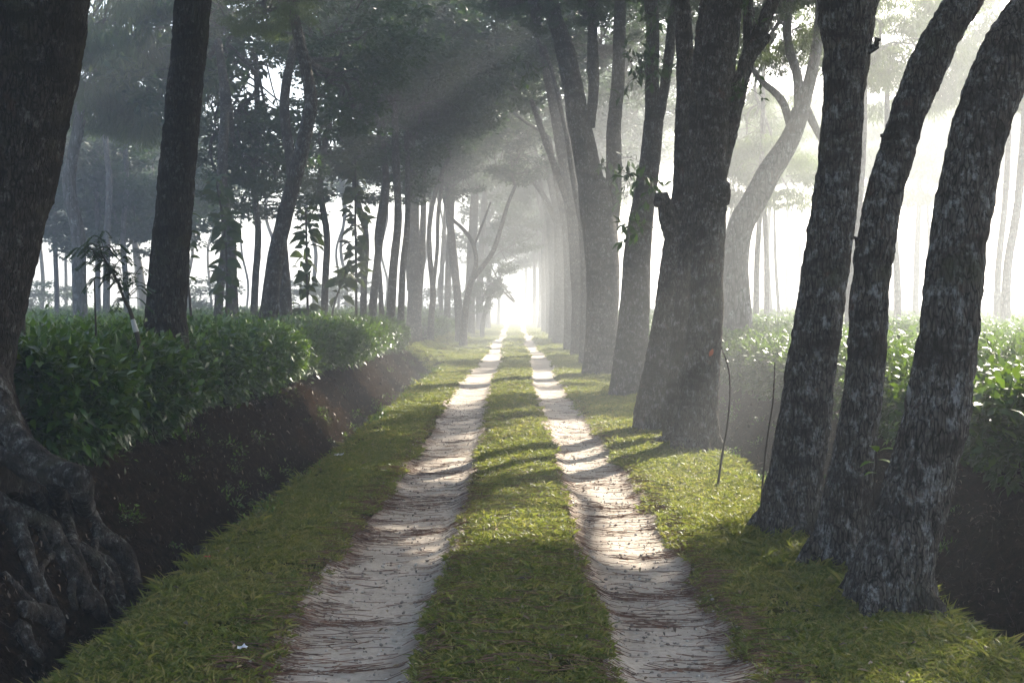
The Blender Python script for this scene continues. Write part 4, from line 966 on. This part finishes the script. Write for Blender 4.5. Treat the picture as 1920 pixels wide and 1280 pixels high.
def needles():
    g = np.random.default_rng(500); mb = MB(); n = 230000
    y = 3.9 * (26 / 3.9) ** g.random(n); x = g.uniform(-1.5, 1.45, n); u = x - road_x(y)
    band = fbm(x * 1.3 + 5, y * 5.5 + .6 * np.sin(x * 3), 31., 3)
    inl = (u > -1.3) & (u < -.33); inr = (u > .36) & (u < 1.25)
    el = np.minimum(np.abs(u + 1.08), np.abs(u - 1.06)); ei = np.minimum(np.abs(u + .38), np.abs(u - .40))
    p = np.clip((band - .22) * 1.0, 0, .14) + .34 * np.exp(-(el / .10) ** 2) * np.clip(.6 + band * 1.5, 0, 1) + .12 * np.exp(-(ei / .06) ** 2) + .022
    p = p * (inl | inr) * (1 - .75 * sstep(9, 20, y)) + .03 * (np.abs(u) < .33)
    ok = g.random(n) < p * .62; x, y = x[ok], y[ok]; n = len(x)
    a = g.normal(0, .30, n) + np.where(x < 0, .12, -.10) + 3.14159 * (g.random(n) < .5)
    L = g.uniform(.05, .22, n) * (.55 + .45 * sstep(.06, .2, np.minimum(np.abs(np.abs(x) - 1.1), np.abs(np.abs(x) - .38)))); dr = np.stack([np.cos(a), np.sin(a)], 1); bend = g.normal(0, .16, n)
    pr = np.stack([-dr[:, 1], dr[:, 0]], 1); W = g.uniform(.0005, .0012, n)[:, None]
    rows = []
    lift = .016 + g.uniform(0, .010, n)
    for t in (-.5, 0, .5):
        c = np.stack([x, y], 1) + dr * (L * t)[:, None] + pr * (bend * L * (.25 - t * t) * 2)[:, None]
        for s_ in (-1, 1):
            pc = c + pr * W * s_; rows.append(np.column_stack([pc, terrain(pc[:, 0], pc[:, 1]) + lift + (0.003 if s_ > 0 else 0)]))
    v = np.stack(rows, 1).reshape(-1, 3); k = (np.arange(n) * 6)[:, None]
    mb.add(v, np.concatenate([k + np.array([[0, 2, 3, 1]]), k + np.array([[2, 4, 5, 3]])]))
    o = link('needle_litter', mb.mesh('needle_litter', [M_NEEDLE], False)); o['kind'] = 'stuff'; o['label'] = 'reddish brown fallen needles lying across the wheel ruts'; o['category'] = 'litter'
needles()

def debris():
    """Dead leaves, clods and rootlets lying on the bare banks of both ditches."""
    g = np.random.default_rng(640); protos = []
    for k in range(3):
        v, q_ = one_leaf(); v = v * np.array([.06, .045, .03 + .02 * k]); v[:, 2] += .02 * np.sin(v[:, 0] * 60 + k); protos.append(mesh_np('dead_leaf_%d' % k, v, q_, None, [M_DEADBROWN], True))
    for k in range(3):
        v, q_, t = tube([(-.035, 0, 0), (-.02, 0, .008), (.015, .004, .01), (.035, 0, 0)], [.008, .026, .024, .008], 7, .02, 0, .7, k * 8.0); protos.append(mesh_np('clod_%d' % k, v, q_, t, [M_CLOD], True))
    for k in range(2):
        p = np.cumsum(g.normal(size=(5, 3)) * np.array([.05, .03, .01]) + np.array([.03, 0, 0]), 0); v, q_, t = tube(p, [.004, .004, .003, .002, .001], 5, .05); protos.append(mesh_np('rootlet_%d' % k, v, q_, t, [M_TWIG], True))
    n = 16000; y = 4.2 * (34 / 4.2) ** g.random(n); x = np.where(g.random(n) < .65, g.uniform(-3.3, -1.95, n), g.uniform(2.3, 3.7, n))
    z = terrain(x, y); e = .02; nx = -(terrain(x + e, y) - z) / e; ny = -(terrain(x, y + e) - z) / e
    scatter('bank_debris', np.stack([x, y, z + .004], 1), np.stack([-ny * .8 + g.normal(0, .35, n), np.arctan(nx) + g.normal(0, .35, n), g.uniform(0, 6.28, n)], 1), g.uniform(.2, .7, n) * (1 + .03 * y), g.choice(8, n, p=[.22, .22, .22, .03, .03, .04, .12, .12]), protos, kind='stuff', label='dead leaves, clods and rootlets on the bare ditch banks', category='debris')
def pebbles():
    g = np.random.default_rng(680); n = 5000; y = 4.0 * (5) ** g.random(n); x = np.where(g.random(n) < .5, g.uniform(-1.16, -.38, n), g.uniform(.4, 1.1, n)); pr = []
    m = varied('pebble', [(0, (.12, .09, .07)), (.6, (.34, .29, .24)), (1, (.5, .46, .40))])
    for k in range(3):
        v, q_, t = tube([(-.012, 0, 0), (-.007, 0, .003), (.006, .002, .004), (.012, 0, 0)], [.003, .009, .008, .003], 6, .01, 0, .6, k * 8.0); pr.append(mesh_np('pebble_%d' % k, v, q_, t, [m], True))
    scatter('pebbles', np.stack([x, y, terrain(x, y) + .012], 1), np.stack([g.normal(0, .3, n), g.normal(0, .3, n), g.uniform(0, 6.28, n)], 1), g.uniform(.15, .9, n) ** 1.5, g.integers(0, 3, n), pr, kind='stuff', label='small pebbles and crumbs of soil in the wheel ruts', category='pebbles')
def weeds():
    g = np.random.default_rng(670); n = 260; y = 8.2 * (4.2) ** g.random(n); x = np.where(g.random(n) < .5, g.choice([-2.02, 2.28], n) + g.normal(0, .07, n), np.where(g.random(n) < .5, g.uniform(-3.2, -2.1, n), g.uniform(2.4, 3.6, n)))
    scatter('weeds', np.stack([x, y, terrain(x, y) + .015], 1), np.stack([g.normal(0, .3, n), g.normal(0, .3, n), g.uniform(0, 6.28, n)], 1), g.uniform(.3, .75, n), g.integers(0, 3, n), TEA_CL, kind='stuff', label='small leafy weeds along the ditch lips and banks', category='weeds')
def fallen_leaves():
    g = np.random.default_rng(660); n = 900; y = 4.2 * (6) ** g.random(n); x = g.uniform(-1.95, 2.2, n); pr = []
    for k in range(3):
        v, q_ = one_leaf(); v = v * np.array([.055, .05, .04 + .03 * k]); v[:, 2] += .006 * np.sin(v[:, 0] * 90 + k); pr.append(mesh_np('fallen_leaf_%d' % k, v, q_, None, [M_DEADBROWN if k < 2 else M_STRAW], True))
    scatter('fallen_leaves', np.stack([x, y, terrain(x, y) + .022], 1), np.stack([g.normal(0, .3, n), g.normal(0, .3, n), g.uniform(0, 6.28, n)], 1), g.uniform(.35, 1.0, n), g.integers(0, 3, n), pr, kind='stuff', label='small dry leaves scattered over track and verges', category='leaves')
def varied(name, stops):
    m, n, l = mat(name); oi = n.new('ShaderNodeObjectInfo'); c = ramp(n, l, oi.outputs['Random'], stops)
    b = n.new('ShaderNodeBsdfPrincipled'); b.inputs['Roughness'].default_value = .6; l.new(c, b.inputs['Base Color'])
    o = n.new('ShaderNodeOutputMaterial'); l.new(b.outputs[0], o.inputs[0]); return m
M_STRAW = plain('straw_leaf', (.26, .19, .10), .7, .3, .3, 5)
M_DEADBROWN = varied('dead_leaf_brown', [(0, (.02, .013, .008)), (.5, (.06, .038, .022)), (.85, (.13, .085, .05)), (1, (.30, .25, .19))])
M_CLOD = plain('soil_clod', (.034, .024, .016), .95, .1, .4, 20)
debris()
fallen_leaves()
weeds()
pebbles()
M_PAPER = plain('white_paper', (.68, .68, .70), .7, .3, .1, 40)
M_RED = plain('red_wrapper', (.45, .02, .02), .5, .4, .2, 40)
M_STONE = plain('dark_stone', (.022, .022, .026), .8, .3, .3, 25)
M_DEAD = plain('dead_leaf', (.38, .09, .035), .7, .3, .3, 30)
def scrap(name, label, px, py, size, m, seed, cat='litter', lift=.02):
    g = np.random.default_rng(seed); n = 6
    c = on_ground(px, py)
    gx, gy = np.meshgrid(np.linspace(-1, 1, n), np.linspace(-1, 1, n))
    v = np.stack([gx * size * (1 + .2 * g.normal(size=gx.shape)), gy * size * .7 * (1 + .2 * g.normal(size=gx.shape)), np.abs(g.normal(0, .35, gx.shape)) * size + lift], -1).reshape(-1, 3)
    i = (np.arange(n - 1)[:, None] * n + np.arange(n - 1)[None, :]); q_ = np.stack([i, i + 1, i + 1 + n, i + n], -1).reshape(-1, 4)
    o = link(name, mesh_np(name, v, q_, None, [m], False, {'tone': np.zeros(len(v))}), None, c); o['label'] = label; o['category'] = cat
scrap('paper_scrap', 'crumpled white paper scrap at the edge of the left ditch', 634, 858, .045, M_PAPER, 1)
scrap('wrapper', 'small white wrapper on the grass at the bottom left', 450, 1241, .022, M_PAPER, 2, lift=.05)
scrap('wrapper', 'tiny red wrapper on the ditch edge beside the dark stone', 385, 1062, .018, M_RED, 3, lift=.05)
def stone():
    c = on_ground(372, 1046); bm_v, q_, t = tube([(-.07, 0, .02), (-.04, 0, .035), (.03, 0, .04), (.07, 0, .02)], [.02, .05, .055, .02], 12, .02, 0, .5, 3.0)
    mb = MB(); mb.add(bm_v, q_, t); o = link('stone', mb.mesh('stone', [M_STONE], True), None, c); o['label'] = 'dark rounded stone in the left ditch by the grass edge'; o['category'] = 'stone'
stone()
dl = link('dead_leaf', single_leaf_mesh('dead_leaf', M_DEAD, .5, 1.2), None, at(1330, 668, 12.8 - .24)); dl.scale = (.1, .1, .1); dl.rotation_euler = (R(70), R(-60), R(20))
dl['label'] = 'orange dead leaf caught on the front trunk of the fused cluster'; dl['category'] = 'leaf'

# ------------------------------------------------------------------ the hazy air
def haze():
    x0, x1, y0, y1, z0, z1 = -300, 300, -60, 400, -2.0, 17.5
    v = [(x, y, z) for z in (z0, z1) for y in (y0, y1) for x in (x0, x1)]
    q_ = [(0, 2, 3, 1), (4, 5, 7, 6), (0, 1, 5, 4), (1, 3, 7, 5), (3, 2, 6, 7), (2, 0, 4, 6)]
    m = bpy.data.materials.new('haze'); m.use_nodes = True; n, l = m.node_tree.nodes, m.node_tree.links; n.clear()
    pv = n.new('ShaderNodeVolumePrincipled'); pv.inputs['Color'].default_value = (.90, .95, .98, 1)
    pv.inputs['Density'].default_value = HAZE_DENSITY; pv.inputs['Anisotropy'].default_value = HAZE_ANISO
    o = n.new('ShaderNodeOutputMaterial'); l.new(pv.outputs[0], o.inputs['Volume'])
    ob = link('haze', mesh_np('haze', v, q_, None, [m])); ob['kind'] = 'stuff'; ob['label'] = 'pale morning mist filling the air'
haze()
